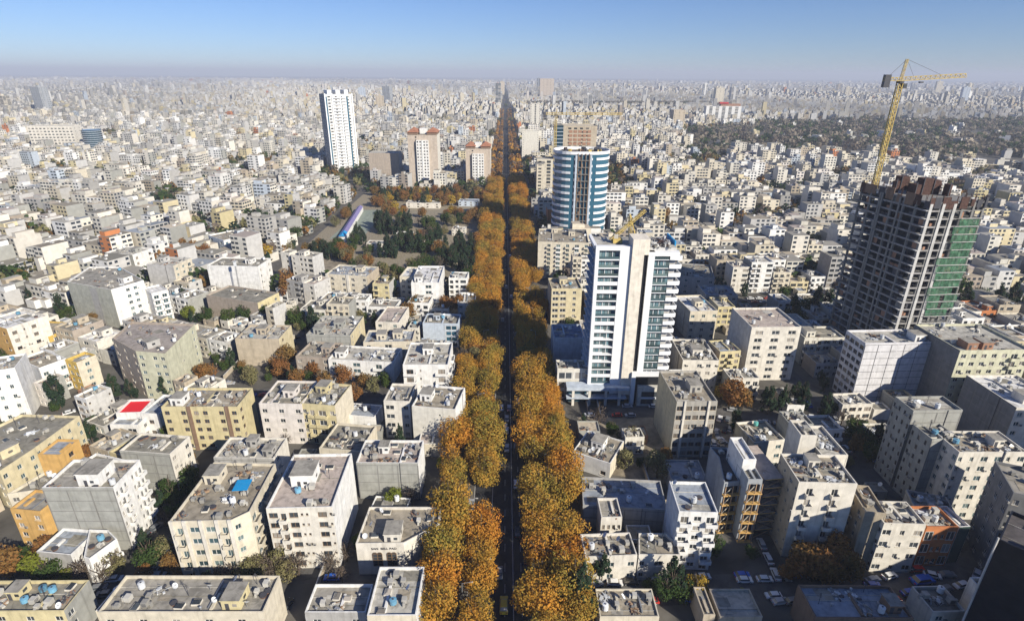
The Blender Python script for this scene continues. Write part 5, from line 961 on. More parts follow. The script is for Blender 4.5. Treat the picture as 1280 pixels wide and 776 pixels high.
# the rest of the city: one joined mass, every house its own box with roof hut, colour and windows
def city_mass(name, B, windows, hutp=.5):
    """B: rows of x, y, w, d, theta, h, wall rgb, side rgb, roof rgb, floors"""
    N = len(B); B = np.array(B, dtype=np.float64)
    x, y, w_, d, th, h = B[:, :6].T; c, s = np.cos(th), np.sin(th)
    def corners(x, y, w_, d, c, s, z0, z1):
        cx_ = np.stack([-w_, w_, w_, -w_], 1) / 2; cy_ = np.stack([-d, -d, d, d], 1) / 2
        X = x[:, None] + c[:, None] * cx_ - s[:, None] * cy_; Y = y[:, None] + s[:, None] * cx_ + c[:, None] * cy_
        lo = np.stack([X, Y, np.broadcast_to(z0[:, None], X.shape)], 2); hi = np.stack([X, Y, np.broadcast_to(z1[:, None], X.shape)], 2)
        return np.concatenate([lo, hi], 1)
    V = [corners(x, y, w_, d, c, s, np.zeros(N) - .5, h)]; base = np.arange(N) * 8
    F0 = np.array([[0, 1, 5, 4], [1, 2, 6, 5], [2, 3, 7, 6], [3, 0, 4, 7], [4, 5, 6, 7]])
    F = [(base[:, None, None] + F0[None]).reshape(-1, 4)]
    wc, sc_, rc = B[:, 6:9], B[:, 9:12], B[:, 12:15]
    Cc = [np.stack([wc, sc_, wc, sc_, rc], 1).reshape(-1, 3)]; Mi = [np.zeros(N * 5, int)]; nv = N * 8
    k = np.random.rand(N) < hutp; K = int(k.sum())
    if K:
        fx, fy = (np.random.rand(K) - .5) * .5 * w_[k], (np.random.rand(K) - .5) * .5 * d[k]; ck, sk = c[k], s[k]
        V.append(corners(x[k] + ck * fx - sk * fy, y[k] + sk * fx + ck * fy, w_[k] * .3, d[k] * .35, ck, sk, h[k] - .1, h[k] + 2.6))
        F.append((nv + (np.arange(K) * 8)[:, None, None] + F0[None]).reshape(-1, 4)); Cc.append(np.stack([wc[k], sc_[k], wc[k], sc_[k], rc[k]], 1).reshape(-1, 3)); Mi.append(np.zeros(K * 5, int)); nv += K * 8
    def more(sel, px_, py_, w2, d2, z0, z1, colr):
        nonlocal nv
        K = int(sel.sum())
        if not K: return
        V.append(corners(x[sel] + c[sel] * px_ - s[sel] * py_, y[sel] + s[sel] * px_ + c[sel] * py_, w2, d2, c[sel], s[sel], z0, z1)); F.append((nv + (np.arange(K) * 8)[:, None, None] + F0[None]).reshape(-1, 4)); Cc.append(np.stack([colr] * 4 + [rc[sel]], 1).reshape(-1, 3)); Mi.append(np.zeros(K * 5, int)); nv += K * 8
    sel = np.random.rand(N) < .4; K = int(sel.sum()); more(sel, (np.random.rand(K) - .5) * .4 * w_[sel], -d[sel] * .5 - 1.4, w_[sel] * .5, np.full(K, 3.0), np.zeros(K), h[sel] * np.random.uniform(.25, .85, K), wc[sel])
    sel = np.random.rand(N) < .35; K = int(sel.sum()); more(sel, (np.random.randint(0, 2, K) - .5) * .5 * w_[sel], (np.random.rand(K) - .5) * .2 * d[sel], w_[sel] * .46, d[sel] * .7, h[sel] - .2, h[sel] + 3.1, wc[sel])
    if windows:
        for q in range(3 if windows > 1 else 1):
            sel = np.random.rand(N) < .7; K = int(sel.sum()); g = np.random.uniform(.15, .75, (K, 1)) * np.ones((1, 3)); more(sel, (np.random.rand(K) - .5) * .8 * w_[sel], (np.random.rand(K) - .5) * .8 * d[sel], np.random.uniform(.8, 1.8, K), np.random.uniform(.8, 1.8, K), h[sel] - .1, h[sel] + np.random.uniform(.6, 1.6, K), g)
    if windows:
        for side in (0, 1):
            sel = np.ones(N, bool) if side == 0 else np.random.rand(N) < .35
            idx = np.where(sel)[0]; Ls = (w_ if side == 0 else d)[idx]
            fl = np.maximum(1, np.round(h[idx] / 3.2)).astype(int); nc = np.maximum(2, np.round(Ls / (3.6 if windows > 1 else 4.6))).astype(int)
            rows = []
            for ii, L_, f_, n_ in zip(idx, Ls, fl, nc):
                cw = L_ / n_; hh = h[ii] / f_; wp = .28 if (ii % 3) else .38
                for a in range(n_):
                    if (ii * 7 + a * 3) % 5 == 0: continue
                    for q in range(f_): rows.append((ii, (a + .5 - wp) * cw - L_ / 2, (a + .5 + wp) * cw - L_ / 2, q * hh + .9, q * hh + min(2.5, hh - .3)))
            rows = np.array(rows); ii = rows[:, 0].astype(int); off = (d if side == 0 else w_)[ii] / 2 + .07
            def pt(u, z):
                lx, ly = (u, -off) if side == 0 else (off, u)
                return np.stack([x[ii] + c[ii] * lx - s[ii] * ly, y[ii] + s[ii] * lx + c[ii] * ly, z], 1)
            q = np.stack([pt(rows[:, 1], rows[:, 3]), pt(rows[:, 2], rows[:, 3]), pt(rows[:, 2], rows[:, 4]), pt(rows[:, 1], rows[:, 4])], 1)
            V.append(q); M_ = len(rows); F.append(nv + np.arange(M_ * 4).reshape(-1, 4)); Cc.append(np.zeros((M_, 3)) + .03); Mi.append(np.ones(M_, int)); nv += M_ * 4
    V = np.concatenate([v.reshape(-1, 3) for v in V]); F = np.concatenate(F); Cc = np.concatenate(Cc); Mi = np.concatenate(Mi); nf = len(F)
    me = bpy.data.meshes.new(name); me.vertices.add(len(V)); me.vertices.foreach_set('co', V.ravel()); me.loops.add(nf * 4); me.loops.foreach_set('vertex_index', F.ravel().astype(np.int32))
    me.polygons.add(nf); me.polygons.foreach_set('loop_start', np.arange(nf, dtype=np.int32) * 4); me.polygons.foreach_set('loop_total', np.full(nf, 4, np.int32)); me.polygons.foreach_set('material_index', Mi.astype(np.int32))
    at_ = me.color_attributes.new('Col', 'FLOAT_COLOR', 'CORNER'); cc = np.ones((nf * 4, 4), np.float32); cc[:, :3] = np.repeat(Cc, 4, 0); at_.data.foreach_set('color', cc.ravel())
    me.materials.append(MATS['city_wall']); me.materials.append(MATS['city_glass']); me.update(calc_edges=True); me.polygons.foreach_set('use_smooth', np.zeros(nf, bool)); me.update()
    o = ob(name, me); tag(o, kind='stuff'); print('CITY', name, N, nf); return o
def brow(x, y, wd, dep, th, h, rr):
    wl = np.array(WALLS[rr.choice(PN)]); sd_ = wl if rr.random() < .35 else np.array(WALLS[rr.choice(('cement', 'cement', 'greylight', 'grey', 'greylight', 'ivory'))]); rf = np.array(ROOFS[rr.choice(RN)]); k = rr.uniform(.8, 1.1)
    k *= .76 if y > 1700 else 1.0; return (x, y, wd, dep, th, h, *(wl * k), *(sd_ * k * (.85 if y > 1700 else 1)), *(rf * rr.uniform(.7, 1.15)))  # distant walls darkened in colour to imitate their many shadows
rr = random.Random(77)
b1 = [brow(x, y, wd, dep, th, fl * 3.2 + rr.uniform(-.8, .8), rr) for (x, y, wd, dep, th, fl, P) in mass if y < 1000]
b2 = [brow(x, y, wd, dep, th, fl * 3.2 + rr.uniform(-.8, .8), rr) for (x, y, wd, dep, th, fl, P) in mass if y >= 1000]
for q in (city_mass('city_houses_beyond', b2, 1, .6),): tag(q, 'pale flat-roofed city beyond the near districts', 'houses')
b3 = []; y = 1750.0
lo, hi = np.array(BELT).min(0), np.array(BELT).max(0)
for _ in range(800):
    x_, y_ = rr.uniform(lo[0], hi[0]), rr.uniform(lo[1], hi[1])
    if bool(inpoly(np.array([x_]), np.array([y_]), BELT)[0]) and (mnoise.noise((x_ * .006, y_ * .006, 3)) > .15 or rr.random() < .2): b1.append(brow(x_, y_, rr.uniform(8, 26), rr.uniform(8, 20), rr.uniform(0, 3), rr.choice((4, 5, 7, 9, 13)), rr))
bx_, by_ = np.array([p[0] for p in BELT]), np.array([p[1] for p in BELT])
while y < 13500:
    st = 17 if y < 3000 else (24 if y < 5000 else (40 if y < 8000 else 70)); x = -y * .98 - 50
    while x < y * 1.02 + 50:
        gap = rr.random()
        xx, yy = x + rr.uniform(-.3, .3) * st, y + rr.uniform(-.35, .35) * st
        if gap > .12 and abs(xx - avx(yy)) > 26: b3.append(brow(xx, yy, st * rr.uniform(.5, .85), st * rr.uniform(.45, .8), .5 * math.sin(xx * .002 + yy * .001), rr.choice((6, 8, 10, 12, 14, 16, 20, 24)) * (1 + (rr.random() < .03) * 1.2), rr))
        x += st
    y += st * rr.uniform(.9, 1.2)
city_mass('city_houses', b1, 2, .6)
A_ = np.array([q[:2] for q in b3]); keep = ~inpoly(A_[:, 0] + 60 * np.sin(A_[:, 1] * .02) + 40 * np.sin(A_[:, 0] * .031), A_[:, 1] + 70 * np.sin(A_[:, 0] * .011) + 40 * np.sin(A_[:, 0] * .037), BELT) | (np.random.rand(len(A_)) < .07)
BELT2 = [(60, 2450), (700, 2500), (1100, 2900), (60, 2750)]; keep &= ~inpoly(A_[:, 0], A_[:, 1], BELT2); b3 = [q for q, k in zip(b3, keep) if k]
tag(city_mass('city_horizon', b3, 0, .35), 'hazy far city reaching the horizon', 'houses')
o = [q for q in COL.objects if q.name == 'city_houses'][0]; tag(o, 'dense pale city houses filling the middle distance', 'houses')

# ---------------------------------------------------------------- trees
def crown_mesh(seed, leaf, RX, RZ, zc, nl, size, nlobe=16, lr=.42, hollow=.75, conical=False):
    rr = np.random.RandomState(seed); lob = []
    for i in range(nlobe):
        while True:
            p = rr.uniform(-1, 1, 3)
            if np.linalg.norm(p) < 1: break
        if conical: t = (p[2] + 1) / 2; k = 1 - .9 * t; p = np.array([p[0] * k * 1.2, p[1] * k * 1.2, p[2]])
        else: p *= .72 / max(.35, np.linalg.norm(p)) * rr.uniform(.6, 1.0)
        lob.append((p, lr * rr.uniform(.65, 1.2) * ((1.15 - .75 * (p[2] + 1) / 2) if conical else 1)))
    w_ = np.array([l[1] ** 2 for l in lob]); w_ /= w_.sum(); pick = rr.choice(nlobe, nl, p=w_)
    d = rr.normal(size=(nl, 3)); d /= np.linalg.norm(d, axis=1)[:, None]; rad = np.array([l[1] for l in lob])[pick] * (hollow + (1 - hollow) * rr.rand(nl)) * rr.uniform(.85, 1.12, nl)
    ctr = np.array([l[0] for l in lob])[pick] + d * rad[:, None]; ctr[:, 2] = np.maximum(ctr[:, 2], -1.0)
    C3 = ctr * np.array([RX, RX, RZ]) + np.array([0, 0, zc])
    nrm = d + rr.normal(size=(nl, 3)) * .55 + np.array([0, 0, .25]); nrm /= np.linalg.norm(nrm, axis=1)[:, None]
    t = np.cross(nrm, rr.normal(size=(nl, 3))); t /= np.linalg.norm(t, axis=1)[:, None]; bt = np.cross(nrm, t); sz = size * rr.uniform(.6, 1.3, nl)[:, None]
    V = np.stack([C3 - t * sz, C3 - bt * sz * .6, C3 + t * sz, C3 + bt * sz * .6], 1).reshape(-1, 3)
    me = bpy.data.meshes.new('crown'); me.from_pydata(V.tolist(), [], np.arange(nl * 4).reshape(-1, 4).tolist()); me.materials.append(MATS[leaf]); return me
def trunk_mesh(seed, h, r0, spread, nb=6):
    rr = random.Random(seed); b = MB(); b.cyl((0, 0), r0, 0, h * .45, 'bark', 7, r0 * .7)
    for i in range(nb):
        a = 2 * math.pi * i / nb + rr.uniform(-.4, .4); z0 = h * rr.uniform(.28, .45); e = (math.cos(a) * spread * rr.uniform(.5, .9), math.sin(a) * spread * rr.uniform(.5, .9), h * rr.uniform(.65, .95)); mid = (e[0] * .4, e[1] * .4, (z0 + e[2]) / 2)
        b.bar((0, 0, z0), mid, r0 * .36, 'bark'); b.bar(mid, e, r0 * .2, 'bark')
        for q in range(2): b.bar(mid, (mid[0] + rr.uniform(-1, 1) * spread * .5, mid[1] + rr.uniform(-1, 1) * spread * .5, e[2] * rr.uniform(.8, 1.05)), r0 * .12, 'bark')
    b.bar((0, 0, h * .4), (0, 0, h * .9), r0 * .35, 'bark'); return b.mesh('trunk')
KIND = {}
def kind(name, leaf, RX, RZ, h, nl, size, conical=False, n=3, **kw):
    KIND[name] = [(crown_mesh(hash_(name) + i, leaf, RX, RZ, h - RZ, nl, size, conical=conical, **kw), trunk_mesh(i + 5, h, .28 if not conical else .2, RX * .8)) for i in range(n)]
def hash_(s): return sum(ord(c) * (i + 3) for i, c in enumerate(s)) % 9999
kind('plane', 'leaf_plane', 6.1, 6.1, 13.5, 4600, .32, n=6, nlobe=26, lr=.46)
kind('thin', 'leaf_plane', 5.0, 5.6, 12.5, 1500, .3, n=3, nlobe=22, lr=.36); kind('rust', 'leaf_rust', 4.2, 4.0, 9, 1700, .36); kind('green', 'leaf_green', 3.6, 3.8, 8.5, 1600, .34); kind('lime', 'leaf_lime', 3.2, 3.2, 7, 1500, .3)
kind('pine', 'leaf_pine', 3.6, 6.2, 13, 2200, .34, True, nlobe=26, lr=.3); kind('yellow', 'leaf_yellow', 3.6, 3.4, 8, 1400, .34); kind('olive', 'leaf_olive', 3.8, 3.6, 8, 1300, .3)
kind('bare', 'leaf_bare', 3.6, 3.4, 7.5, 420, .2, nlobe=22, lr=.35)
TN = dict(thin='plane_tree', plane='plane_tree', rust='autumn_tree', green='green_tree', lime='green_tree', pine='pine_tree', yellow='autumn_tree', olive='olive_tree', bare='bare_tree')
TD = dict(plane='orange plane tree', rust='rust-brown autumn tree', green='dark green leafy tree', lime='bright green leafy tree', pine='dark green pine', yellow='yellow-leaved tree', olive='grey-olive leafy tree', bare='nearly bare brown tree')
def tree(k, x, y, s, rr, sz=1.0):
    cm, tm = rr.choice(KIND[k]); T = empty(TN[k], x, y, 0, rr.uniform(0, 6.28)); T.scale = (s, s, s * sz); ob('crown', cm, T); ob('trunk', tm, T); tag(T, cat='tree'); return T
rr = random.Random(31); n_t = 0; rest = []
y = 92.0; n_row = {}
while y < 2300:
    for side, off, lab in ((-1, 18.5, 'outer row left of'), (-1, 9.6, 'inner row left of'), (1, 7.6, 'inner row right of'), (1, 15.6, 'outer row right of')):
        if rr.random() < .08: continue
        x = avx(y) + side * off + rr.uniform(-1, 1); yy = y + rr.uniform(-1.6, 1.6); s = rr.uniform(.82, 1.16)
        if side > 0 and off > 10 and 178 < yy < 262 and rr.random() < .5: s *= .7
        if n_t < 296 and yy < 720: T = tree('plane' if rr.random() < .8 else 'thin', x, yy, s, rr, rr.uniform(.8, 1.1)); n_row[lab] = n_row.get(lab, 0) + 1; q_ = n_row[lab]; w_c = 'thin-leaved' if T.children[0].data in [m_[0] for m_ in KIND['thin']] else 'full-crowned'; tag(T, (f'{w_c} autumn plane tree, {ORD[q_ - 1].replace("leftmost", "nearest").replace(" from left", "")} from the camera in the {lab} the avenue' if q_ <= 34 else f'small distant autumn plane tree in the {lab} the avenue'), group='plane trees in the ' + lab + ' the avenue'); n_t += 1
        else: (yy < 2300 and rest.append((avx(yy) + (x - avx(yy)) * 1.12, yy, s * (.85 if yy < 1300 else .6))))
    y += 8.4 if y < 760 else 9.5
def leaf_stuff(name, pts, mats, nl, size, RX, RZ, label=None):
    rr = np.random.RandomState(5); V = []; Mi = []
    P = np.array([(p[0], p[1], p[2]) for p in pts]); N = len(P); d = rr.normal(size=(N, nl, 3)); d /= np.linalg.norm(d, axis=2)[..., None]
    C3 = P[:, None, :] * np.array([1, 1, 0]) + d * np.array([RX, RX, RZ]) * P[:, 2][:, None, None] * rr.uniform(.6, 1, (N, nl, 1)); C3[..., 2] += (RZ * 1.15 * P[:, 2])[:, None]
    nrm = d + rr.normal(size=(N, nl, 3)) * .4; t = np.cross(nrm, rr.normal(size=(N, nl, 3))); t /= np.linalg.norm(t, axis=2)[..., None]; bt = np.cross(nrm, t); bt /= np.linalg.norm(bt, axis=2)[..., None]; sz = size * rr.uniform(.6, 1.3, (N, nl, 1)) * P[:, 2][:, None, None]
    V = np.stack([C3 - t * sz, C3 - bt * sz * .7, C3 + t * sz, C3 + bt * sz * .7], 2).reshape(-1, 3); nf = N * nl
    me = bpy.data.meshes.new(name); me.from_pydata(V.tolist(), [], np.arange(nf * 4).reshape(-1, 4).tolist())
    for m in mats: me.materials.append(MATS[m])
    me.polygons.foreach_set('material_index', np.repeat(rr.randint(0, len(mats), N), nl).astype(np.int32)); o = ob(name, me); tag(o, label, 'trees' if label else None, kind='stuff'); return o
leaf_stuff('far_avenue_trees', rest, ['leaf_rust', 'leaf_plane', 'leaf_rust', 'leaf_bare'], 46, 1.9, 5.6, 5.6, 'rust-coloured avenue trees shrinking towards the horizon')
TREES = [('bare', -87.9, 121.6, 0.9),
 ('bare', -76.4, 110.6, 0.8),
 ('bare', -73.3, 111.9, 0.9),
 ('olive', -70.0, 112.5, 0.8),
 ('bare', -64.7, 114.1, 1.0),
 ('olive', -62.2, 115.9, 0.9),
 ('bare', -57.0, 114.5, 0.9),
 ('bare', -48.8, 115.7, 0.9),
 ('bare', -45.5, 119.4, 0.8),
 ('bare', -115.0, 113.4, 0.8),
 ('bare', -114.8, 118.6, 0.9),
 ('olive', -106.2, 114.3, 0.8),
 ('green', -121.6, 111.6, 0.8),
 ('rust', -91.5, 115.4, 0.6),
 ('bare', -16.5, 149.4, 0.9),
 ('olive', -19.6, 142.0, 0.8),
 ('bare', -23.7, 134.7, 0.9),
 ('green', 13.5, 117.0, 0.7),
 ('green', -96.0, 168.8, 0.6),
 ('lime', -88.0, 168.1, 0.5),
 ('olive', 4.5, 167.5, 0.7),
 ('pine', -181.0, 195.6, 1.15),
 ('pine', -165.4, 205.3, 0.8),
 ('pine', -156.8, 203.0, 0.7),
 ('pine', -142.3, 202.9, 0.8),
 ('pine', -152.5, 172.8, 0.75),
 ('green', -104.9, 150.6, 0.9),
 ('green', -108.4, 145.2, 0.8),
 ('rust', -186.7, 214.5, 0.8),
 ('rust', -166.3, 197.0, 0.6),
 ('rust', -135.1, 218.2, 0.9),
 ('rust', -132.1, 216.2, 0.95),
 ('olive', -112.5, 214.7, 1.1),
 ('rust', -102.2, 221.3, 0.95),
 ('rust', -92.0, 214.1, 0.9),
 ('rust', -87.4, 222.8, 0.8),
 ('rust', -80.3, 212.7, 0.9),
 ('rust', -72.6, 215.0, 1),
 ('rust', -64.4, 203.1, 0.85),
 ('rust', -62.3, 212.2, 0.8),
 ('olive', -57.9, 209.4, 0.9),
 ('green', -54.5, 214.2, 0.8),
 ('green', -100.6, 184.1, 0.6),
 ('bare', -20.9, 232.1, 1.2),
 ('bare', -25.3, 227.7, 1.1),
 ('olive', -17.0, 234.1, 1.1),
 ('lime', -24.9, 214.9, 0.7),
 ('bare', -18.9, 159.4, 0.9),
 ('lime', -23.7, 159.1, 0.6),
 ('bare', -16.0, 153.8, 0.9),
 ('rust', -133.3, 113.2, 1.0),
 ('lime', -126.3, 113.1, 1.0),
 ('green', -131.7, 115.6, 0.8),
 ('lime', -117.4, 111.5, 0.6),
 ('bare', -112.2, 112.1, 0.9),
 ('bare', -107.4, 111.3, 0.8),
 ('green', -97.8, 116.4, 0.95),
 ('olive', -95.8, 118.8, 0.9),
 ('rust', -97.0, 112.7, 0.5),
 ('rust', -88.0, 113.1, 0.55),
 ('green', -101.4, 143.6, 0.9),
 ('green', -104.5, 140.8, 0.8),
 ('green', -77.5, 111.3, 0.45),
 ('olive', -67.3, 113.8, 0.8),
 ('bare', -63.1, 113.1, 0.9),
 ('olive', -59.2, 112.7, 0.8),
 ('bare', -70.6, 111.1, 0.7),
 ('lime', -36.4, 141.5, 0.85),
 ('bare', -31.4, 142.0, 0.8),
 ('bare', -44.7, 112.1, 0.7),
 ('bare', -24.8, 129.3, 0.7),
 ('bare', -22.4, 114.4, 0.8),
 ('bare', 33.5, 186.8, 1.1),
 ('green', 37.9, 179.9, 0.6),
 ('olive', 44.2, 172.2, 1.0),
 ('bare', 40.4, 172.1, 0.9),
 ('olive', 38.8, 159.6, 0.9),
 ('olive', 49.1, 155.6, 1.15),
 ('bare', 46.4, 158.6, 0.8),
 ('rust', 89.0, 199.6, 1.35),
 ('rust', 93.7, 198.3, 1.0),
 ('yellow', 87.4, 206.0, 0.8),
 ('pine', 102.3, 194.5, 0.95),
 ('pine', 109.2, 197.4, 0.85),
 ('pine', 116.7, 196.5, 1.0),
 ('pine', 116.5, 202.3, 0.8),
 ('green', 129.4, 194.7, 0.8),
 ('pine', 125.0, 194.1, 0.8),
 ('green', 127.4, 178.0, 0.9),
 ('bare', 127.7, 187.0, 0.9),
 ('bare', 93.5, 166.7, 0.8),
 ('green', 127.2, 171.6, 1.1),
 ('pine', 130.5, 170.1, 0.9),
 ('green', 129.8, 180.8, 0.9),
 ('green', 125.1, 164.6, 0.9),
 ('rust', 123.5, 169.4, 0.8),
 ('pine', 24.3, 112.4, 0.75),
 ('pine', 17.9, 103.2, 1.15),
 ('green', 15.5, 104.7, 0.9),
 ('green', 36.5, 110.3, 0.5),
 ('pine', 41.8, 108.4, 0.95),
 ('green', 39.8, 107.0, 0.9),
 ('green', 43.5, 106.9, 0.8),
 ('yellow', 47.3, 107.3, 0.9),
 ('yellow', 47.1, 106.9, 0.7),
 ('lime', 59.5, 107.7, 0.45),
 ('green', 57.2, 107.0, 0.4),
 ('rust', 78.1, 115.9, 1.0),
 ('rust', 81.0, 113.4, 1.2),
 ('rust', 88.5, 117.8, 1.1),
 ('rust', 84.0, 112.2, 1.0),
 ('rust', 89.3, 114.0, 0.95),
 ('rust', 101.4, 128.0, 0.8),
 ('rust', 74.7, 113.4, 0.7),
 ('green', 106.5, 126.5, 0.5),
 ('olive', 147.4, 148.0, 0.45),
 ('yellow', 151.8, 146.0, 0.45),
 ('olive', 156.0, 145.5, 0.45),
 ('green', 132.9, 152.0, 0.7),
 ('rust', 131.3, 152.2, 0.7),
 ('rust', -415.9, 458.9, 1.5),
 ('lime', -404.2, 464.5, 1.1),
 ('rust', -380.7, 461.6, 1.4),
 ('rust', -352.0, 434.2, 1.5),
 ('rust', -331.2, 418.4, 1.4),
 ('rust', -356.9, 425.4, 1.3),
 ('rust', -315.4, 432.4, 1.3),
 ('green', -342.3, 462.4, 1.1),
 ('rust', -244.3, 405.1, 1.3),
 ('rust', -228.9, 393.3, 1.4),
 ('rust', -215.1, 383.5, 1.4),
 ('rust', -205.9, 361.6, 1.0),
 ('pine', -186.4, 300.2, 1.0),
 ('yellow', -186.1, 309.8, 1.0),
 ('lime', -175.8, 283.8, 1.3),
 ('green', -165.2, 280.7, 1.1),
 ('green', -150.8, 278.1, 1.1),
 ('green', -144.5, 283.9, 1.1),
 ('pine', -281.3, 415.9, 0.9),
 ('pine', -243.9, 283.6, 1.2),
 ('green', -241.5, 283.4, 1),
 ('lime', -142.3, 242.2, 0.9),
 ('pine', -127.5, 229.9, 0.8),
 ('green', -231.8, 231.4, 1.1),
 ('yellow', -176.3, 391.8, 1.4),
 ('rust', -138.0, 335.3, 1.5),
 ('rust', -134.3, 318.1, 1.4),
 ('rust', -123.8, 316.0, 1.3),
 ('yellow', -115.9, 313.2, 0.8),
 ('rust', -173.4, 523.1, 1.3),
 ('green', -174.7, 470.0, 1.3),
 ('green', -176.1, 449.7, 1.3),
 ('olive', -169.7, 417.7, 1.1),
 ('bare', -144.5, 363.2, 0.8),
 ('green', -131.6, 283.0, 1.2),
 ('green', -123.9, 280.3, 1.2),
 ('green', -113.7, 276.6, 1.3),
 ('pine', -103.8, 270.5, 1.1),
 ('green', -101.4, 278.9, 1.1),
 ('pine', -71.4, 317.3, 1.1),
 ('green', -77.1, 320.1, 1.1),
 ('rust', -52.9, 292.4, 1.2),
 ('rust', -56.2, 284.6, 1.1),
 ('rust', -36.9, 292.6, 1.2),
 ('rust', -30.4, 296.9, 1.1),
 ('bare', -22.9, 234.6, 1.2),
 ('rust', -17.4, 238.8, 1.0),
 ('plane', -7.6, 233.6, 0.8),
 ('olive', -83.7, 316.0, 0.9),
 ('rust', -103.0, 232.6, 1.1),
 ('rust', -104.2, 225.4, 1.0),
 ('pine', 151.8, 284.7, 1.3),
 ('green', 163.9, 294.9, 1.3),
 ('pine', 168.8, 292.4, 1.4),
 ('pine', 175.6, 294.1, 1.3),
 ('green', 287.6, 494.5, 1.3),
 ('pine', 263.8, 456.8, 1.2),
 ('green', 155.5, 284.0, 1.2),
 ('rust', 141.5, 249.3, 1.0),
 ('pine', 260.4, 305.1, 1.3),
 ('green', 277.8, 317.3, 1.2),
 ('pine', 275.8, 302.1, 1.3),
 ('pine', 283.7, 300.5, 1.4),
 ('green', 289.2, 300.0, 1.3),
 ('green', 399.6, 460.1, 1.0),
 ('green', 175.0, 278.7, 1.2),
 ('green', 165.7, 324.7, 1.0),
 ('green', 135.1, 399.7, 1.4),
 ('green', 140.1, 387.2, 1.4),
 ('green', 142.1, 371.5, 1.5),
 ('pine', 143.0, 358.5, 1.2),
 ('rust', 131.0, 512.6, 1.8),
 ('rust', 135.1, 498.6, 1.7),
 ('green', 127.7, 531.0, 1.4),
 ('rust', 182.9, 413.8, 1.0)]
for (k, x, y, s) in TREES:
    T = tree(k, x, y, s * 1.12, rr); later(T, TD[k] + ' ' + relation(x, y), skey(x, y))
# street trees that fill gardens and gaps between the houses
cnt = 0; far_t = []
for _ in range(26000):
    y = 105 + (rr.random() ** .8) * 1650; x = rr.uniform(-1, 1) * (y + 30)
    P = rect(x, y, 4, 4, 0)
    if not free(P): continue
    mark(P, 0)
    if cnt < 260 and y < 330:
        kk = rr.choice(('rust', 'green', 'pine', 'bare', 'green', 'olive', 'green')); T = tree(kk, x, y, rr.uniform(.5, .85), rr)
        cnt += 1; later(T, ('small ' + TD[kk]) + ' ' + relation(x, y), skey(x, y))
    elif y >= 330: far_t.append((x, y, rr.uniform(1.0, 1.9)))
for _ in range(5200):
    y = 1700 + rr.random() ** 1.3 * 3300; x = rr.uniform(-1, 1) * y; x += 40 * math.sin(y * .01); far_t.append((x, y, rr.uniform(.9, 2.0)))
print('TREES', len(far_t), npk if False else ''); leaf_stuff('scattered_trees', far_t, ['leaf_green', 'leaf_rust', 'leaf_pine', 'leaf_olive', 'leaf_green', 'leaf_bare'], 34, 1.2, 3.0, 3.4, 'green and brown garden trees scattered among the city houses')
# parks
pk = []; X = np.random.uniform(-165, -26, 2000); Y = np.random.uniform(350, 645, 2000); npk = 0
for x, y in zip(X, Y):
    if y < 385 and x < -112: continue
    if -152 < x < -122 and 450 < y < 562: continue
    P = rect(x, y, 4, 4, 0)
    hit = False
    for (ax, ay, aw, ad) in ((-104, 425, 26, 14), (-88, 452, 22, 18), (-62, 430, 24, 16), (-45, 470, 20, 18), (-90, 560, 48, 20), (-45, 570, 28, 22), (-143, 500, 16, 128)):
        if abs(x - ax) < aw / 2 + 2 and abs(y - ay) < ad / 2 + 2: hit = True
    if hit or (abs(x + 165) < 9): continue
    k = ('pine' if mnoise.noise((x * .02, y * .02, 0)) > .06 else rr.choice(('rust', 'green', 'bare', 'green', 'olive'))) if y < 530 else rr.choice(('rust', 'rust', 'olive', 'pine', 'yellow'))
    if mnoise.noise((x * .035, y * .03, 5)) < -.05: continue
    T = tree(k, x, y, rr.uniform(.9, 1.45), rr); npk += 1; later(T, TD[k] + ' in the ' + ('near' if y < 430 else ('middle' if y < 530 else 'far')) + (' left' if x < -110 else (' central' if x < -70 else ' right')) + ' part of the park', skey(x, y))
    if npk > 330: break
wood = []
lo, hi = np.array(BELT).min(0), np.array(BELT).max(0); X = np.random.uniform(lo[0], hi[0], 9500); Y = np.random.uniform(lo[1], hi[1], 9500); k = inpoly(X, Y, BELT)
wood = [(x + 70 * math.sin(y * .013) * math.cos(x * .01), y + 45 * math.sin(x * .017), random.Random(int(x * 7 + y)).uniform(.45, 1.25)) for x, y in zip(X[k], Y[k]) if mnoise.noise((x * .006, y * .006, 3)) < .25]
X = np.random.uniform(60, 1100, 2500); Y = np.random.uniform(2450, 2900, 2500); k = inpoly(X, Y, BELT2); wood += [(x, y, 1.3) for x, y in zip(X[k], Y[k])]
leaf_stuff('park_wood', wood, ['leaf_wood_hazy', 'leaf_wood_hazy', 'leaf_pine', 'leaf_wood_hazy', 'leaf_green', 'leaf_wood_hazy', 'leaf_bare'], 22, 3.2, 8.5, 6.0, 'dark brown and green wooded belt crossing the far right of the city')

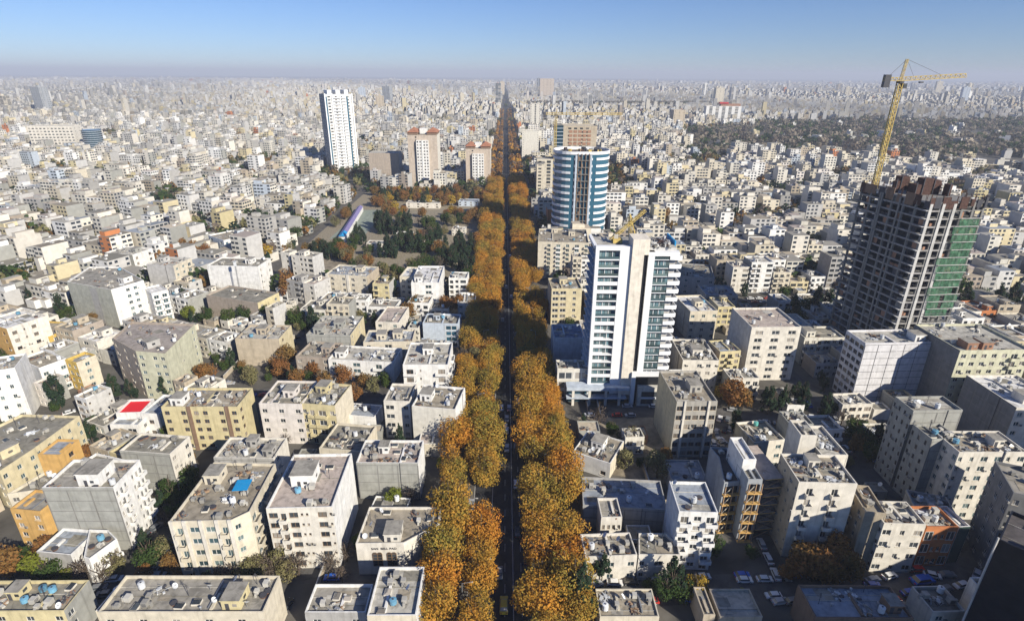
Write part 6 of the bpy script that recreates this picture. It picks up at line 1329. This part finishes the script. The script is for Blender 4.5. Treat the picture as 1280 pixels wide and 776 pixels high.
# ---------------------------------------------------------------- cars
def car_parts(body):
    b = MB(); m = body
    def ring(x0, x1, hw, z): return [(x0, -hw, z), (x1, -hw, z), (x1, hw, z), (x0, hw, z)]
    b.hexa(ring(-2.1, 2.1, .8, .3), ring(-2.15, 2.15, .86, .62), m); b.hexa(ring(-2.15, 2.15, .86, .62), ring(-2.05, 2.0, .82, .9), m); b.hexa(ring(-1.2, .75, .66, 1.36), ring(-1.1, .62, .62, 1.44), m)
    body_ = b.mesh('body'); g = MB(); g.hexa(ring(-1.75, 1.3, .78, .9), ring(-1.2, .75, .66, 1.36), 'glass', bottom=False); gl = g.mesh('glasshouse')
    wl = MB(); k = 10; P = [(math.cos(2 * math.pi * i / k) * .32, math.sin(2 * math.pi * i / k) * .32) for i in range(k)]; wl.hexa([(p[0], -.1, p[1]) for p in P], [(p[0], .1, p[1]) for p in P], 'rubber'); P2 = [(p[0] * .55, p[1] * .55) for p in P]; wl.hexa([(p[0], -.12, p[1]) for p in P2], [(p[0], .12, p[1]) for p in P2], 'metal')
    hl = MB(); hl.box(2.0, 2.17, -.16, .16, .62, .76, 'tank_white'); tl = MB(); tl.box(-2.18, -2.02, -.16, .16, .66, .8, 'red_paint')
    return body_, gl, wl.mesh('wheel'), hl.mesh('headlight'), tl.mesh('tail_light')
CC = dict(white=(.75, .75, .74), silver=(.42, .43, .45), grey=(.20, .21, .22), black=(.02, .02, .022), blue=(.03, .12, .50), red=(.50, .04, .03), yellow=(.65, .48, .03), beige=(.48, .42, .32))
CM = {}
for k, c in CC.items(): mat('car_' + k, c, var=.05, rough=.3, spec=.5); CM[k] = car_parts('car_' + k)
def car(col, x, y, th, base, s=1.0, name='parked_car'):
    bd, gl, wl, hl, tl = CM[col]; T = empty(name, x, y, .1, th); T.scale = (s, s, s); ob('body', bd, T); ob('glasshouse', gl, T)
    for sx in (-1.35, 1.3):
        for sy in (-.78, .78): ob('wheel', wl, T, (sx, sy, .32))
    for sy in (-.58, .58): ob('headlight', hl, T, (0, sy, 0)); ob('tail_light', tl, T, (0, sy, 0))
    tag(T, cat='car', group='cars in the streets'); later(T, base, skey(x, y) if abs(x) > 15 else y / 1e4); return T
CARS = [('white', 2.6, 202.7, 90, 1.0),
 ('silver', -0.9, 197.4, 90, 1.0),
 ('white', -2.3, 183.7, 90, 1.0),
 ('white', -1.8, 181.6, 90, 1.0),
 ('silver', -2.7, 173.6, 90, 1.0),
 ('white', -13.3, 164.8, 85, 1.3),
 ('silver', -12.7, 141.0, 85, 1.2),
 ('grey', -14.7, 135.1, 85, 1.0),
 ('yellow', -1.6, 104.8, 90, 1.2),
 ('grey', 0.8, 225.8, 90, 1.0),
 ('silver', 77.6, 181.7, 60, 1.0),
 ('black', 81.3, 182.9, 60, 1.0),
 ('silver', 83.5, 183.5, 60, 1.0),
 ('white', 86.1, 184.1, 60, 1.0),
 ('grey', 88.3, 184.7, 60, 1.0),
 ('white', 76.9, 176.6, 20, 1.0),
 ('silver', 77.4, 174.5, 20, 1.0),
 ('white', 81.9, 190.6, 60, 1.0),
 ('grey', 84.8, 190.1, 60, 1.0),
 ('white', 62.6, 113.2, 0, 1.0),
 ('white', 68.1, 113.5, 0, 1.0),
 ('silver', 69.2, 106.5, 10, 1.0),
 ('grey', 72.6, 106.7, 10, 1.0),
 ('white', 27.7, 112.0, -3, 1.0),
 ('silver', 22.5, 111.4, 20, 1.0),
 ('black', 31.9, 112.4, 0, 1.0),
 ('silver', 38.7, 112.7, 10, 1.0),
 ('white', 12.4, 110.5, 85, 1.0),
 ('white', 13.8, 113.1, 85, 1.0),
 ('red', 111.3, 117.1, 5, 1.0),
 ('blue', 110.1, 113.2, 10, 1.45),
 ('white', 114.2, 115.2, -20, 1.0),
 ('grey', 118.4, 115.4, 0, 1.0),
 ('blue', 96.0, 111.7, 0, 1.0),
 ('blue', 104.2, 109.5, 10, 1.0),
 ('blue', 97.1, 106.1, 30, 1.0),
 ('grey', 99.5, 104.9, 30, 1.0),
 ('silver', 151.2, 139.7, 0, 1.0),
 ('white', 146.2, 134.9, 10, 1.0),
 ('white', -175.5, 203.4, 40, 1.0),
 ('white', -175.1, 192.2, 40, 1.0),
 ('black', -163.9, 202.2, 20, 1.0),
 ('grey', -107.7, 109.3, 15, 1.0),
 ('black', -106.3, 128.4, 70, 1.0),
 ('grey', -105.1, 130.9, 70, 1.0),
 ('silver', 125.2, 181.0, -30, 1.0),
 ('grey', 126.4, 180.1, -30, 1.0),
 ('silver', -168.2, 202.1, 30, 1.0),
 ('black', 124.4, 197.1, 60, 1.0),
 ('black', -56.5, 104.4, 80, 1.0),
 ('silver', -122.3, 215.7, 10, 1.0),
 ('grey', -125.7, 217.1, 10, 1.0)]
for col, x, y, deg, s in CARS:
    big = 'van-sized ' if s > 1.2 else ''
    where = 'driving on the avenue' if abs(x - avx(y)) < 7 else relation(x, y)
    car(col, x, y, R(deg), f'{big}{col} car {where}', s, 'car')
rr = random.Random(55)
for i in range(26):
    y = 100 + i * 17 + rr.uniform(-5, 5); s = rr.choice((-1, 1)); x = avx(y) + s * rr.choice((3.6, 1.5)); o = car(rr.choice(('white', 'silver', 'grey', 'black', 'white', 'silver')), x, y, R(90 if s > 0 else -90), 'x', 1, 'car'); PEND.pop()
    col = [k for k in CM if CM[k][0] == o.children[0].data][0]; later(o, f'{col} car driving {"away" if s > 0 else "nearer"} on the avenue between the plane trees', y / 1e4)
rr = random.Random(91); npk = 0
for (l, wd) in STREETS:
    for k in range(len(l) - 1):
        a, e = Vector(l[k]), Vector(l[k + 1]); d = (e - a); L0 = d.length; d.normalize(); nn = Vector((-d.y, d.x)); t = 3.0
        while t < L0 - 3:
            for sd in (-1, 1):
                p = a + d * t + nn * sd * (wd / 2 - 1.1)
                if p.y > 330 or rr.random() > .42 or abs(p.x - avx(p.y)) < 22: continue
                if any(bool(inpoly(np.array([p.x]), np.array([p.y]), h_[2])[0]) for h_ in HERO): continue
                col = rr.choice(('white', 'white', 'silver', 'grey', 'black', 'silver', 'beige', 'white', 'blue', 'red')); car(col, p.x, p.y, math.atan2(d.y, d.x) + (0 if sd > 0 else math.pi) + rr.uniform(-.04, .04), f'{col} car parked ' + relation(p.x, p.y)); npk += 1
            t += 5.4
# lamp posts along the avenue
b = MB(); b.cyl((0, 0), .1, 0, 9, 'metal', 6, .06); pole = b.mesh('pole'); b = MB(); b.bar((0, 0, 8.9), (2.2, 0, 9.5), .05, 'metal'); arm = b.mesh('arm'); b = MB(); b.box(1.9, 2.7, -.16, .16, 9.4, 9.56, 'cooler'); head = b.mesh('lamp_head')
for i in range(12):
    for s, lb in ((-1, 'left'), (1, 'right')):
        y = 104 + i * 30; T = empty('street_lamp', avx(y) + s * 12.8, y, 0, 0 if s < 0 else math.pi); ob('pole', pole, T); ob('arm', arm, T); ob('lamp_head', head, T); tag(T, f'grey street lamp in the {lb} kerb of the avenue between plane trees', 'street lamp', 'street lamps along the ' + lb + ' avenue kerb')
# lamp mast in front of the plain white block, garden walls
T = empty('antenna_mast', -160, 313); tag(T, 'tall thin antenna mast in front of the big plain white block', 'mast'); b = MB(); lattice(b, (0, 0, 0), (0, 0, 25), .5, 14, 'metal'); b.build('mast', T); b = MB(); b.box(-.7, .7, -.3, .3, 22, 24.5, 'tank_white'); b.build('antenna', T)
settle_labels()

# ---------------------------------------------------------------- haze
b = MB(); b.box(-25500, 25500, -280, 25500, -1.5, 250, 'white_paint'); me = b.mesh('haze'); me.materials.clear(); hm = bpy.data.materials.new('haze'); hm.use_nodes = True; n = hm.node_tree.nodes; n.remove(n["Principled BSDF"])
pv = n.new("ShaderNodeVolumePrincipled"); pv.inputs["Color"].default_value = (.80, .86, 1.0, 1); pv.inputs["Density"].default_value = 0.00012; pv.inputs["Anisotropy"].default_value = 0.0; hm.node_tree.links.new(pv.outputs[0], n["Material Output"].inputs["Volume"])
me.materials.append(hm); o = ob('haze', me); tag(o, kind='stuff')
